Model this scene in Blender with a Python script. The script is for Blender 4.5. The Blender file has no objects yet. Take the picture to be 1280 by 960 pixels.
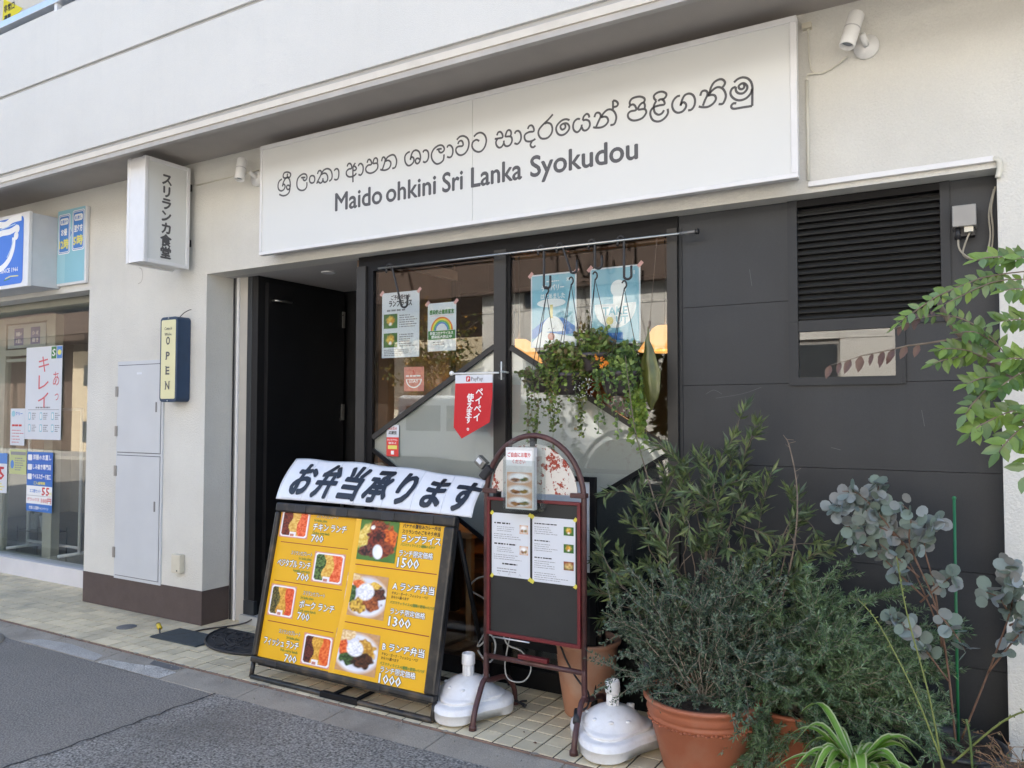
import bpy, bmesh, math, random
import numpy as np
from mathutils import Vector, Matrix
random.seed(7); RNG = np.random.default_rng(7)
D = bpy.data; SC = bpy.context.scene; COL = SC.collection
R = math.radians

# ------------------------------------------------------------------ camera, sky, sun, exposure
F_PX, YAW, PITCH, ROLL = 996.62, 0.5389, 0.03786, 0.00121
cam = D.cameras.new('camera'); cam.sensor_width = 36; cam.lens = 36*F_PX/1280; cam.clip_start = .05; cam.clip_end = 500
camo = D.objects.new('camera', cam); COL.objects.link(camo); SC.camera = camo
fw = Vector((-math.sin(YAW)*math.cos(PITCH), math.cos(YAW)*math.cos(PITCH), math.sin(PITCH)))
rt = Vector((math.cos(YAW), math.sin(YAW), 0)); up = rt.cross(fw)
r2 = rt*math.cos(ROLL)+up*math.sin(ROLL); u2 = -rt*math.sin(ROLL)+up*math.cos(ROLL)
m = Matrix((r2, u2, -fw)).transposed().to_4x4(); m.translation = (0, 0, 1.5); camo.matrix_world = m

SUN_EL, SUN_AZ = R(41), R(18)          # sun stands behind the building; azimuth measured from +Y towards +X
w = D.worlds.new('World'); SC.world = w; w.use_nodes = True
nt = w.node_tree; sky = nt.nodes.new('ShaderNodeTexSky'); sky.sky_type = 'NISHITA'; sky.sun_disc = False
sky.sun_elevation = SUN_EL; sky.sun_rotation = SUN_AZ; sky.dust_density = 2.5; sky.air_density = .9; sky.ozone_density = .35
bg = nt.nodes['Background']; bg.inputs[1].default_value = .15; nt.links.new(sky.outputs[0], bg.inputs[0])
sun = D.lights.new('sun', 'SUN'); sun.energy = 4.5; sun.angle = R(.53); sun.color = (1, .94, .85)
suno = D.objects.new('sun', sun); COL.objects.link(suno)
sd = Vector((math.sin(SUN_AZ)*math.cos(SUN_EL), math.cos(SUN_AZ)*math.cos(SUN_EL), math.sin(SUN_EL)))
suno.rotation_euler = sd.to_track_quat('Z', 'Y').to_euler()
SC.view_settings.view_transform = 'Standard'; SC.view_settings.look = 'None'; SC.view_settings.gamma = 1
SC.view_settings.exposure = 2.02
SC.cycles.max_bounces = 8; SC.cycles.transparent_max_bounces = 16; SC.cycles.sample_clamp_indirect = 6

# ------------------------------------------------------------------ materials
def rgb(h):
    if isinstance(h, str):
        c = [int(h[i:i+2], 16)/255 for i in (0, 2, 4)]
        return tuple(x/12.92 if x < .04045 else ((x+.055)/1.055)**2.4 for x in c)
    return h
MATS = {}
def mat(name, col, rough=.6, var=.12, vs=6, bump=0, bs=80, bd=.002, metal=0, spec=.5, fine=.0, fs=300, stain=None, ss=1.5, sa=.5, coat=0, emit=0, attr=None, trans=0, streak=0):
    if name in MATS: return MATS[name]
    m = D.materials.new(name); m.use_nodes = True; n = m.node_tree; N = n.nodes; L = n.links
    b = N['Principled BSDF']; col = rgb(col)
    geo = N.new('ShaderNodeNewGeometry')
    def noise(s, d=4):
        t = N.new('ShaderNodeTexNoise'); t.inputs['Scale'].default_value = s; t.inputs['Detail'].default_value = d
        L.new(geo.outputs['Position'], t.inputs['Vector']); return t
    def mix(kind, fac, a, c):
        x = N.new('ShaderNodeMix'); x.data_type = 'RGBA'; x.blend_type = kind
        for sock, v in ((x.inputs[0], fac), (x.inputs[6], a), (x.inputs[7], c)):
            if hasattr(v, 'links'): L.new(v, sock)
            elif isinstance(v, (int, float)): sock.default_value = v
            else: sock.default_value = (*v, 1)
        return x.outputs[2]
    if attr:
        a = N.new('ShaderNodeVertexColor'); a.layer_name = attr; base = a.outputs[0]
    else:
        base = mix('MIX', 0.0, col, col)
    def scaled(src, t, amt):
        r = N.new('ShaderNodeMapRange'); r.inputs[1].default_value = .25; r.inputs[2].default_value = .75
        r.inputs[3].default_value = 1-amt; r.inputs[4].default_value = 1+amt
        L.new(t.outputs[0], r.inputs[0]); return mix('MULTIPLY', 1.0, src, r.outputs[0])
    if var: base = scaled(base, noise(vs, 5), var)
    if fine: base = scaled(base, noise(fs, 2), fine)
    if stain:
        t = noise(ss, 7); r = N.new('ShaderNodeMapRange'); r.inputs[1].default_value = .5; r.inputs[2].default_value = .72
        r.inputs[3].default_value = 0; r.inputs[4].default_value = sa; L.new(t.outputs[0], r.inputs[0])
        base = mix('MIX', r.outputs[0], base, rgb(stain))
    if streak:      # rain streaks: noise stretched along the height
        mp = N.new('ShaderNodeMapping'); mp.inputs['Scale'].default_value = (7, 7, .35); L.new(geo.outputs['Position'], mp.inputs[0])
        t = N.new('ShaderNodeTexNoise'); t.inputs['Scale'].default_value = 1.6; t.inputs['Detail'].default_value = 6; t.inputs['Roughness'].default_value = .65; L.new(mp.outputs[0], t.inputs['Vector'])
        r = N.new('ShaderNodeMapRange'); r.inputs[1].default_value = .52; r.inputs[2].default_value = .75; r.inputs[3].default_value = 0; r.inputs[4].default_value = streak; L.new(t.outputs[0], r.inputs[0])
        base = mix('MIX', r.outputs[0], base, tuple(c*.55 for c in col))
    L.new(base, b.inputs['Base Color'])
    rn = noise(vs*2.3, 3); rr = N.new('ShaderNodeMapRange'); rr.inputs[3].default_value = max(0, rough-.07); rr.inputs[4].default_value = min(1, rough+.07)
    L.new(rn.outputs[0], rr.inputs[0]); L.new(rr.outputs[0], b.inputs['Roughness'])
    b.inputs['Metallic'].default_value = metal; b.inputs['Specular IOR Level'].default_value = spec
    b.inputs['Coat Weight'].default_value = coat; b.inputs['Coat Roughness'].default_value = .08
    if emit: L.new(base, b.inputs['Emission Color']); b.inputs['Emission Strength'].default_value = emit
    if trans:
        # thin leaf or paper: some light comes through from the back
        tr = N.new('ShaderNodeBsdfTranslucent'); L.new(base, tr.inputs[0]); ms = N.new('ShaderNodeMixShader'); ms.inputs[0].default_value = trans
        L.new(b.outputs[0], ms.inputs[1]); L.new(tr.outputs[0], ms.inputs[2]); L.new(ms.outputs[0], N['Material Output'].inputs[0])
    if bump:
        t = noise(bs, 4); bp = N.new('ShaderNodeBump'); bp.inputs['Strength'].default_value = bump; bp.inputs['Distance'].default_value = bd
        L.new(t.outputs[0], bp.inputs['Height']); L.new(bp.outputs[0], b.inputs['Normal'])
    MATS[name] = m; return m
def glassmat(name, tint=(.93, .95, .94), ior=1.62, rough=0.0):
    m = D.materials.new(name); m.use_nodes = True; N = m.node_tree.nodes; L = m.node_tree.links
    N.remove(N['Principled BSDF'])
    g = N.new('ShaderNodeBsdfGlossy'); g.inputs['Roughness'].default_value = rough; g.inputs[0].default_value = (1, 1, 1, 1)
    t = N.new('ShaderNodeBsdfTransparent'); t.inputs[0].default_value = (*tint, 1)
    fr = N.new('ShaderNodeFresnel'); ge = N.new('ShaderNodeNewGeometry'); mr = N.new('ShaderNodeMapRange')
    mr.inputs[3].default_value = ior; mr.inputs[4].default_value = 1/ior
    L.new(ge.outputs['Backfacing'], mr.inputs[0]); L.new(mr.outputs[0], fr.inputs[0])
    x = N.new('ShaderNodeMixShader'); L.new(fr.outputs[0], x.inputs[0]); L.new(t.outputs[0], x.inputs[1]); L.new(g.outputs[0], x.inputs[2])
    L.new(x.outputs[0], N['Material Output'].inputs[0]); MATS[name] = m; return m

STUCCO = mat('stucco warm white', (.655, .645, .595), .85, .05, 3, streak=.05, bump=.9, bs=95, bd=.005, fine=.04, fs=160, stain=(.45, .42, .36), ss=.9, sa=.22)
FASCIA = mat('fascia white sprayed render', (.635, .632, .60), .85, .03, 2, streak=.06, bump=.7, bs=190, bd=.003, fine=.05, fs=260)
BAND = mat('fascia band paint', (.66, .62, .54), .7, .08, 5, stain=(.35, .32, .27), ss=5, sa=.4)
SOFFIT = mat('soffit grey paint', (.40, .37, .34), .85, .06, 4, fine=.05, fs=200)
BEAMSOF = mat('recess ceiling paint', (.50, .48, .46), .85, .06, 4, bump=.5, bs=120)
BROWN = mat('brown skirting paint', (.085, .062, .055), .7, .12, 8, fine=.1, fs=200, bump=.2, bs=100)
DARKSID = mat('dark slate siding', (.027, .030, .034), .5, .22, 1.6, streak=.25, spec=.4, fine=.12, fs=260, bump=.25, bs=300, bd=.001)
DARKTRIM = mat('dark slate trim', (.024, .027, .031), .45, .10, 4, spec=.3)
BLACKW = mat('black wall paint', (.006, .006, .0065), .5, .2, 5)
BLACKF = mat('black frame aluminium', (.007, .007, .008), .45, .15, 8, spec=.2)
GREYF = mat('dark grey window aluminium', (.042, .040, .037), .45, .08, 10, spec=.3)
ALU = mat('aluminium', (.62, .62, .62), .32, .06, 12, metal=.85)
ALUW = mat('white coated aluminium', (.74, .74, .74), .4, .04, 12)
SIGNW = mat('white acrylic sign face', (.69, .70, .68), .4, 0, .5)
WHITEP = mat('white plastic', (.82, .82, .80), .4, .05, 9, fine=.03, stain=(.45, .42, .38), ss=9, sa=.25)
CREAMP = mat('cream plastic', (.62, .58, .47), .5, .06, 14)
CABPAINT = mat('pale blue grey door paint', (.55, .57, .59), .45, .04, 4, fine=.03)
STEEL = mat('steel', (.5, .5, .48), .3, .1, 20, metal=1)
BLACKP = mat('black plastic', (.02, .02, .022), .45, .2, 20)
BLACKR = mat('black rubber', (.028, .028, .030), .75, .25, 25, bump=.3, bs=120)
INK = mat('dark grey sign lettering', (.085, .085, .09), .5, 0)
BLACKINK = mat('black ink', (.012, .012, .016), .4, 0)
WHITEINK = mat('white ink', (.86, .86, .86), .5, 0)
REDINK = mat('red ink', (.55, .02, .025), .5, 0)
GREENINK = mat('green ink', (.04, .20, .05), .5, 0)
BLUEINK = mat('blue ink', (.02, .12, .52), .45, 0)
YELINK = mat('yellow ink', (.78, .72, .16), .5, 0)
GREYINK = mat('grey ink', (.25, .25, .27), .5, 0)
PAPER = mat('white paper', (.74, .77, .82), .6, .02, 4, trans=.12)
PRINT = mat('printed picture', (1, 1, 1), .35, .0, attr='col')
GLASS = glassmat('window glass')
CLEARP = glassmat('clear acrylic', (.90, .92, .92), 1.5, .05)

# ------------------------------------------------------------------ mesh builder
class MB:
    def __init__(s): s.v = []; s.f = []; s.mi = []; s.sm = []; s.c = []; s.col = (1, 1, 1)
    def add(s, vs, fs, mi=0, sm=False):
        o = len(s.v); s.v += [tuple(p) for p in vs]; s.f += [tuple(i+o for i in f) for f in fs]
        s.mi += [mi]*len(fs); s.sm += [sm]*len(fs); s.c += [s.col]*len(vs); return s
    def box(s, a, b, mi=0, M=None):
        x0, y0, z0 = a; x1, y1, z1 = b
        if x0 > x1: x0, x1 = x1, x0
        if y0 > y1: y0, y1 = y1, y0
        if z0 > z1: z0, z1 = z1, z0
        vs = [(x0, y0, z0), (x1, y0, z0), (x1, y1, z0), (x0, y1, z0), (x0, y0, z1), (x1, y0, z1), (x1, y1, z1), (x0, y1, z1)]
        if M: vs = [M @ Vector(p) for p in vs]
        return s.add(vs, [(0, 3, 2, 1), (4, 5, 6, 7), (0, 1, 5, 4), (1, 2, 6, 5), (2, 3, 7, 6), (3, 0, 4, 7)], mi)
    def prism(s, poly, d, mi=0, sm=False):
        """poly: list of 3D points (planar), d: thickness vector"""
        n = len(poly); d = Vector(d); vs = [Vector(p) for p in poly]+[Vector(p)+d for p in poly]
        return s.add(vs, [tuple(range(n))[::-1], tuple(range(n, 2*n))]+[(i, (i+1) % n, n+(i+1) % n, n+i) for i in range(n)], mi, sm)
    def tube(s, pts, r, seg=8, mi=0, cap=True, sm=True):
        pts = [Vector(p) for p in pts]; n = len(pts); rs = r if isinstance(r, (list, tuple)) else [r]*n
        vs = []; T = []
        for i in range(n):
            t = (pts[min(i+1, n-1)]-pts[max(i-1, 0)]); T.append(t.normalized() if t.length > 1e-9 else Vector((0, 0, 1)))
        a = T[0].orthogonal().normalized()
        for i in range(n):
            a = (a-T[i]*a.dot(T[i])); a = a.normalized() if a.length > 1e-6 else T[i].orthogonal().normalized(); b = T[i].cross(a)
            for k in range(seg):
                th = 2*math.pi*k/seg; vs.append(pts[i]+(a*math.cos(th)+b*math.sin(th))*rs[i])
        fs = [(i*seg+k, i*seg+(k+1) % seg, (i+1)*seg+(k+1) % seg, (i+1)*seg+k) for i in range(n-1) for k in range(seg)]
        if cap: fs += [tuple(range(seg))[::-1], tuple(range((n-1)*seg, n*seg))]
        return s.add(vs, fs, mi, sm)
    def lathe(s, prof, c=(0, 0, 0), seg=32, mi=0, sm=True, fr=None, fz=None, cap=False):
        vs = []; n = len(prof)
        for j, (r, z) in enumerate(prof):
            for k in range(seg):
                th = 2*math.pi*k/seg; rr = r*(fr(th, z) if fr else 1); zz = z+(fz(th, r, z) if fz else 0)
                vs.append((c[0]+rr*math.cos(th), c[1]+rr*math.sin(th), c[2]+zz))
        fs = [(j*seg+k, j*seg+(k+1) % seg, (j+1)*seg+(k+1) % seg, (j+1)*seg+k) for j in range(n-1) for k in range(seg)]
        if cap: fs.append(tuple(range((n-1)*seg, n*seg)))
        return s.add(vs, fs, mi, sm)
    def ball(s, c, r, seg=14, rings=8, mi=0, sc=(1, 1, 1)):
        prof = [(math.sin(math.pi*j/rings)*r+1e-5, -math.cos(math.pi*j/rings)*r) for j in range(rings+1)]
        o = len(s.v); s.lathe(prof, (0, 0, 0), seg, mi)
        for i in range(o, len(s.v)):
            p = s.v[i]; s.v[i] = (c[0]+p[0]*sc[0], c[1]+p[1]*sc[1], c[2]+p[2]*sc[2])
        return s
    def build(s, name, mats, parent=None, bevel=0, bseg=2, colattr=False):
        me = D.meshes.new(name); me.from_pydata(s.v, [], s.f)
        for mm in (mats if isinstance(mats, (list, tuple)) else [mats]): me.materials.append(mm)
        me.polygons.foreach_set('material_index', s.mi); me.polygons.foreach_set('use_smooth', s.sm)
        if colattr:
            a = me.color_attributes.new('col', 'FLOAT_COLOR', 'POINT'); a.data.foreach_set('color', [x for c in s.c for x in (*c, 1)])
        me.update(); o = D.objects.new(name, me); COL.objects.link(o)
        if parent: o.parent = parent
        if bevel:
            bm = o.modifiers.new('bevel', 'BEVEL'); bm.width = bevel; bm.segments = bseg; bm.limit_method = 'ANGLE'; bm.angle_limit = R(40)
        return o
def box(a, b, name, m, parent=None, bevel=0, bseg=2): return MB().box(a, b).build(name, m, parent, bevel, bseg)
def tag(o, label, cat, group=None, kind=None):
    if label: o['label'] = label
    if cat: o['category'] = cat
    if group: o['group'] = group
    if kind: o['kind'] = kind
    return o
def thing(name, label, cat, group=None):
    """all part meshes are written in world coordinates, so the Empty stays at the origin unless moved"""
    o = D.objects.new(name, None); COL.objects.link(o); return tag(o, label, cat, group)
def spline(pts, k=4, closed=False):
    P = [Vector(p) for p in pts]; n = len(P); out = []
    for i in range(n-1):
        a, b, c, d = P[max(i-1, 0)], P[i], P[i+1], P[min(i+2, n-1)]
        for j in range(k):
            t = j/k; out.append(.5*((2*b)+(c-a)*t+(2*a-5*b+4*c-d)*t*t+(3*b-a-3*c+d)*t**3))
    out.append(P[-1]); return out
# a drawing frame: u to the right, v up, w towards the viewer
def frame(o, u, v): 
    u = Vector(u).normalized(); v = Vector(v).normalized(); w_ = u.cross(v); M = Matrix((u, v, w_)).transposed().to_4x4(); M.translation = o; return M
def facade(x, y, z): return frame((x, y, z), (1, 0, 0), (0, 0, 1))
class Print:
    """flat print on a surface: text, patches, strokes; one mesh"""
    def __init__(s, M): s.M = M; s.mb = MB(); s.ms = []
    def mi(s, m):
        if m not in s.ms: s.ms.append(m)
        return s.ms.index(m)
    def rect(s, u0, v0, u1, v1, m, w=.001): 
        s.mb.add([s.M @ Vector(p) for p in ((u0, v0, w), (u1, v0, w), (u1, v1, w), (u0, v1, w))], [(0, 1, 2, 3)], s.mi(m)); return s
    def poly(s, pts, m, w=.001):
        s.mb.add([s.M @ Vector((p[0], p[1], w)) for p in pts], [tuple(range(len(pts)))], s.mi(m)); return s
    def rrect(s, u0, v0, u1, v1, r, m, w=.001):
        pts = []
        for cx, cy, a0 in ((u1-r, v1-r, 0), (u0+r, v1-r, 90), (u0+r, v0+r, 180), (u1-r, v0+r, 270)):
            pts += [(cx+r*math.cos(R(a0+a)), cy+r*math.sin(R(a0+a))) for a in (0, 30, 60, 90)]
        return s.poly(pts, m, w)
    def disc(s, u, v, ru, rv, m, w=.001, n=24, a0=0, a1=360):
        return s.poly([(u+ru*math.cos(R(a0+(a1-a0)*i/n)), v+rv*math.sin(R(a0+(a1-a0)*i/n))) for i in range(n+(a1-a0 < 360))], m, w)
    def stroke(s, pts, wd, m, w=.001):
        P = [Vector((p[0], p[1])) for p in pts]; n = len(P); vs = []
        for i in range(n):
            t = P[min(i+1, n-1)]-P[max(i-1, 0)]; t = t.normalized() if t.length > 0 else Vector((1, 0)); q = Vector((-t.y, t.x))*wd/2
            vs += [s.M @ Vector((*(P[i]+q), w)), s.M @ Vector((*(P[i]-q), w))]
        s.mb.add(vs, [(2*i, 2*i+1, 2*i+3, 2*i+2) for i in range(n-1)], s.mi(m)); return s
    def text(s, body, u, v, size, m, width=None, bold=0, align='LEFT', shear=0, w=.0015, res=1, warp=None, many=False):
        # heavier weights are made by laying displaced copies over each other
        c = D.curves.new('t', 'FONT'); c.body = body; c.size = size; c.align_x = align; c.shear = shear; c.resolution_u = res
        o = D.objects.new('t', c); me = o.to_mesh(); co = [Vector(p.co) for p in me.vertices]; fs = [tuple(p.vertices) for p in me.polygons]
        o.to_mesh_clear(); D.objects.remove(o); D.curves.remove(c)
        if not co: return s
        x0 = min(p.x for p in co); x1 = max(p.x for p in co); k = width/(x1-x0) if width else 1
        if align == 'LEFT': pts = [(u+(p.x-x0)*k, v+p.y) for p in co]
        elif align == 'RIGHT': pts = [(u+(p.x-x1)*k, v+p.y) for p in co]
        else: pts = [(u+(p.x-(x0+x1)/2)*k, v+p.y) for p in co]
        f = warp or (lambda a, b, w_: s.M @ Vector((a, b, w_)))
        sh = [(0, 0)] if bold <= 0 else [(bold, 0), (-bold, 0), (0, bold), (0, -bold)]+([(bold*.7, bold*.7), (-bold*.7, bold*.7), (bold*.7, -bold*.7), (-bold*.7, -bold*.7)] if many else [])
        for i, (da, db) in enumerate(sh): s.mb.add([f(a+da, b+db, w+i*4e-6) for a, b in pts], fs, s.mi(m))
        return s
    def outlined(s, body, u, v, size, width, ol=.0035, m1=None, m2=None, align='LEFT', bold=.0, w=.0012):
        s.text(body, u, v, size, m2 or BLACKINK, width, bold+ol, align, 0, w, many=True)
        return s.text(body, u, v, size, m1 or WHITEINK, width, bold, align, 0, w+.0005)
    def fake(s, u0, v0, u1, v1, rows, m, rnd=None, fill=.45, w=.0012):
        """lines of print too small to read"""
        rnd = rnd or random.Random(int(u0*9999+v0*777)); h = (v1-v0)/rows
        for i in range(rows):
            v = v1-h*(i+.75); u = u0; end = u0+(u1-u0)*rnd.uniform(.55, 1)
            while u < end:
                l = rnd.uniform(.4, 1.6)*h; s.rect(u, v, min(u+l, end), v+h*fill, m, w); u += l+h*rnd.uniform(.12, .5)
        return s
    def build(s, name, parent=None): return s.mb.build(name, s.ms, parent)
def noise2(nx, ny, cell, seed):
    g = np.random.default_rng(seed).random((int(ny/cell)+3, int(nx/cell)+3)); y, x = np.mgrid[0:ny, 0:nx]/cell
    xi = x.astype(int); yi = y.astype(int); fx = x-xi; fy = y-yi; fx = fx*fx*(3-2*fx); fy = fy*fy*(3-2*fy)
    return (g[yi, xi]*(1-fx)+g[yi, xi+1]*fx)*(1-fy)+(g[yi+1, xi]*(1-fx)+g[yi+1, xi+1]*fx)*fy
def picture(M, u0, v0, u1, v1, arr, name, parent, w=.0014, m=None):
    """a printed photograph: arr[row from bottom, col, rgb] as vertex colours of a fine grid"""
    ny, nx, _ = arr.shape; y, x = np.mgrid[0:ny, 0:nx]; mb = MB()
    mb.v = [tuple(M @ Vector((u0+(u1-u0)*a/(nx-1), v0+(v1-v0)*b/(ny-1), w))) for a, b in zip(x.ravel(), y.ravel())]
    mb.f = [(j*nx+i, j*nx+i+1, (j+1)*nx+i+1, (j+1)*nx+i) for j in range(ny-1) for i in range(nx-1)]
    mb.mi = [0]*len(mb.f); mb.sm = [False]*len(mb.f); mb.c = [tuple(float(q) for q in p) for p in np.clip(arr, 0, 1).reshape(-1, 3)]
    return mb.build(name, m or PRINT, parent, colattr=True)
# ------------------------------------------------------------------ ground
F = 3.767                      # front plane of the facade
GW = 3.875                     # plane of window and siding
ASPH = mat('asphalt coarse', (.235, .225, .205), .85, .12, 1.2, fine=.95, fs=95, bump=1.0, bs=90, bd=.010, stain=(.13, .12, .105), ss=1.3, sa=.7)
ASPO = mat('asphalt older brownish', (.215, .200, .178), .85, .14, 1.1, fine=.65, fs=120, bump=.9, bs=110, bd=.007, stain=(.17, .16, .14), ss=.8, sa=.5)
CONC = mat('gutter concrete', (.33, .30, .25), .85, .14, 4, fine=.3, fs=220, bump=.6, bs=140, bd=.003, stain=(.11, .10, .09), ss=2.5, sa=.6)
GROUT = mat('dark grout', (.028, .025, .022), .9, .3, 12)
def tile_material():
    m = mat('cream paving tile', (.70, .61, .42), .5, .10, 9, fine=.06, fs=260, stain=(.20, .185, .15), ss=2.2, sa=.55)
    N = m.node_tree.nodes; L = m.node_tree.links; b = N['Principled BSDF']
    geo = N.new('ShaderNodeNewGeometry'); sn = N.new('ShaderNodeVectorMath'); sn.operation = 'SUBTRACT'; sn.inputs[1].default_value = (-1.982-.105*80, 3.14, -5)
    fl = N.new('ShaderNodeVectorMath'); fl.operation = 'SNAP'; fl.inputs[1].default_value = (.105, .105, 10); wn = N.new('ShaderNodeTexWhiteNoise')
    L.new(geo.outputs['Position'], sn.inputs[0]); L.new(sn.outputs[0], fl.inputs[0]); L.new(fl.outputs[0], wn.inputs[0])
    mr = N.new('ShaderNodeMapRange'); mr.inputs[3].default_value = .84; mr.inputs[4].default_value = 1.08; L.new(wn.outputs[0], mr.inputs[0])
    x = N.new('ShaderNodeMix'); x.data_type = 'RGBA'; x.blend_type = 'MULTIPLY'; x.inputs[0].default_value = 1
    src = b.inputs['Base Color'].links[0].from_socket; L.new(src, x.inputs[6]); L.new(mr.outputs[0], x.inputs[7]); L.new(x.outputs[2], b.inputs['Base Color']); return m
TILE = tile_material()
def struct(o): o['kind'] = 'structure'; return o
struct(MB().add([(-60, -60, -.024), (60, -60, -.024), (60, 2.95, -.024), (-60, 2.95, -.024)], [(0, 1, 2, 3)]).add([(-60, 2.95, -.06), (60, 2.95, -.06), (60, 30, -.06), (-60, 30, -.06)], [(0, 1, 2, 3)]).build('road', ASPO))
# newer coarse asphalt patch with an uneven edge
rr = random.Random(3); edge = [(-3.63+rr.uniform(-.012, .012)-(.02 if y < 2 else 0), y) for y in [2.945-.05*i for i in range(60)]]
struct(MB().add([(x, y, -.018) for x, y in edge]+[(14, edge[-1][1], -.018), (14, 2.945, -.018)], [tuple(range(len(edge)+2))[::-1]]).build('road_patch', ASPH))
tar = MAT_TAR = mat('tar joint', (.03, .03, .03), .8, .3, 20)
mb = MB(); Pn = Print(frame((0, 0, -.016), (1, 0, 0), (0, 1, 0))); Pn.stroke([(x+rr.uniform(-.004, .004), y) for x, y in edge], .010, tar); struct(Pn.build('road_joint'))
# gutter: concrete blocks 0.63 m long, dished towards the road
gut = struct(box((-12, 2.94, -.05), (6, 3.132, -.034), 'gutter', GROUT))
j0 = -2.858; k = -16
while j0+.63*k < 3.5:
    a = j0+.63*k; b = a+.625; k += 1
    if b < -9.5: continue
    mb = MB(); mb.add([(a, 2.942, -.045), (b, 2.942, -.045), (b, 3.128, -.045), (a, 3.128, -.045), (a, 2.942, -.021), (b, 2.942, -.021), (b, 3.128, -.008), (a, 3.128, -.008)],
                      [(4, 5, 6, 7), (0, 1, 5, 4), (1, 2, 6, 5), (2, 3, 7, 6), (3, 0, 4, 7)])
    mb.build('concrete_block', CONC, gut, bevel=.004)
# rough lighter mortar patches on the gutter
zg = lambda y: -.021+.013*(y-2.942)/.186+.0022
for q, mm in ((((-4.72, 2.93), (-4.40, 2.935), (-4.13, 2.945), (-4.115, 3.05), (-4.30, 3.06), (-4.45, 3.02), (-4.68, 3.0)), mat('rough pale mortar', (.42, .41, .38), .9, .25, 12, fine=.5, fs=120, bump=.8, bs=100, bd=.006)), (((-5.6, 2.945), (-5.1, 2.94), (-4.76, 2.95), (-4.80, 3.03), (-5.2, 3.06), (-5.5, 3.02)), mat('pale mortar', (.36, .35, .33), .9, .15, 8, fine=.3, fs=160)), (((-4.38, 3.055), (-4.16, 3.06), (-4.13, 3.12), (-4.42, 3.12)), mat('dark gutter stain', (.12, .12, .12), .8, .2, 8))):
    q = [(x+math.sin(i*7)*.01, y+math.cos(i*5)*.006) for i, (x, y) in enumerate(q)]; MB().add([(x, y, zg(y)) for x, y in q], [tuple(range(len(q)))]).build('mortar_patch', mm, gut)
# pavement: grout bed, tiles on it
pav = struct(box((-12, 3.138, -.05), (6, 4.9, -.004), 'pavement', GROUT))
box((-12, 3.130, -.04), (6, 3.1385, -.002), 'kerb_edge', mat('pinkish kerb mortar', (.22, .15, .12), .9, .3, 20, bump=.5), pav)
PT = .105; tm = MB().box((.0036, .0036, -.008), (PT-.0036, PT-.0036, 0)); proto = tm.build('paving_tile', TILE, pav, bevel=.0018, bseg=1)
dg = bpy.context.evaluated_depsgraph_get(); tmesh = D.meshes.new_from_object(proto.evaluated_get(dg)); tmesh.name = 'paving_tile'; D.objects.remove(proto)
cells = []
for i in range(-62, 12):
    for j in range(0, 16):
        x = -1.982+PT*i; y = 3.140+PT*j
        if y > F-.02+ (0.30 if x > -6.3 else .3) and not (-4.85 < x < -3.4): continue
        if x < -9: continue
        # distance in the picture decides which tiles are single objects
        d = math.hypot(x+PT/2, y+PT/2); vis = -4.9 < x < -.2
        cells.append((d if vis else d+50, x, y))
cells.sort(); rr = random.Random(5)
def tile_obj(x, y, z, rx=0, ry=0):
    o = D.objects.new('paving_tile', tmesh); COL.objects.link(o); o.parent = pav; o.location = (x, y, z); o.rotation_euler = (rx, ry, 0)
for d, x, y in cells[:298]: tile_obj(x, y, rr.uniform(-.0012, .0008), rr.uniform(-.006, .006), rr.uniform(-.006, .006))
mb = MB()
for d, x, y in cells[298:]:
    z = rr.uniform(-.001, .001); mb.box((x+.0036, y+.0036, -.008), (x+PT-.0036, y+PT-.0036, z))
o = mb.build('tile_field', TILE, pav); o['kind'] = 'stuff'
# stains, cracked bits of mortar on the kerb, fallen leaves
Pn = Print(frame((0, 0, 0), (1, 0, 0), (0, 1, 0))); 
for i in range(26):
    x = rr.uniform(-5.6, -1.3); Pn.poly([(x+rr.uniform(.01, .035)*math.cos(a), 3.13+rr.uniform(.004, .014)*math.sin(a)) for a in [i*math.pi/4 for i in range(8)]], CONC, rr.uniform(.0015, .0025))
o = Pn.build('mortar_crumb', pav); o['kind'] = 'stuff'
Pn = Print(frame((0, 0, 0), (1, 0, 0), (0, 1, 0))); rq = random.Random(77)
gm = mat('grit', (.30, .28, .24), .9, .4, 60); gb = MB()
for i in range(420):
    x = rq.uniform(-6.5, -.6); y = 3.128-abs(rq.gauss(0, .05)); s_ = rq.uniform(.0015, .005); gb.ball((x, y, -.017+.06*(y-2.94)+s_*.4), s_, 5, 3, sc=(1, rq.uniform(.6, 1), .7))
gb.build('grit', gm)['kind'] = 'stuff'
def litter(name, label, pos, m, s=.03):
    x, y = pos; a = random.uniform(0, 6)
    mb = MB(); mb.add([(x+s*math.cos(a), y+s*math.sin(a), .003), (x+.4*s*math.cos(a+1.5), y+.4*s*math.sin(a+1.5), .006), (x-s*math.cos(a), y-s*math.sin(a), .009), (x+.4*s*math.cos(a-1.5), y+.4*s*math.sin(a-1.5), .004), (x, y, .012)], [(0, 1, 4), (1, 2, 4), (2, 3, 4), (3, 0, 4)])
    tag(mb.build(name, m), label, 'leaf')
DRYL = mat('dry leaf', (.09, .035, .02), .8, .3, 30)
litter('fallen_leaf', 'small dry brown leaf on the cream tiles in front of the left white umbrella base', (-1.905, 3.30), DRYL, .012)
litter('fallen_leaf', 'small dark red leaf scrap on the cream tiles left of the arched board foot', (-1.80, 3.22), DRYL, .011)
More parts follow.
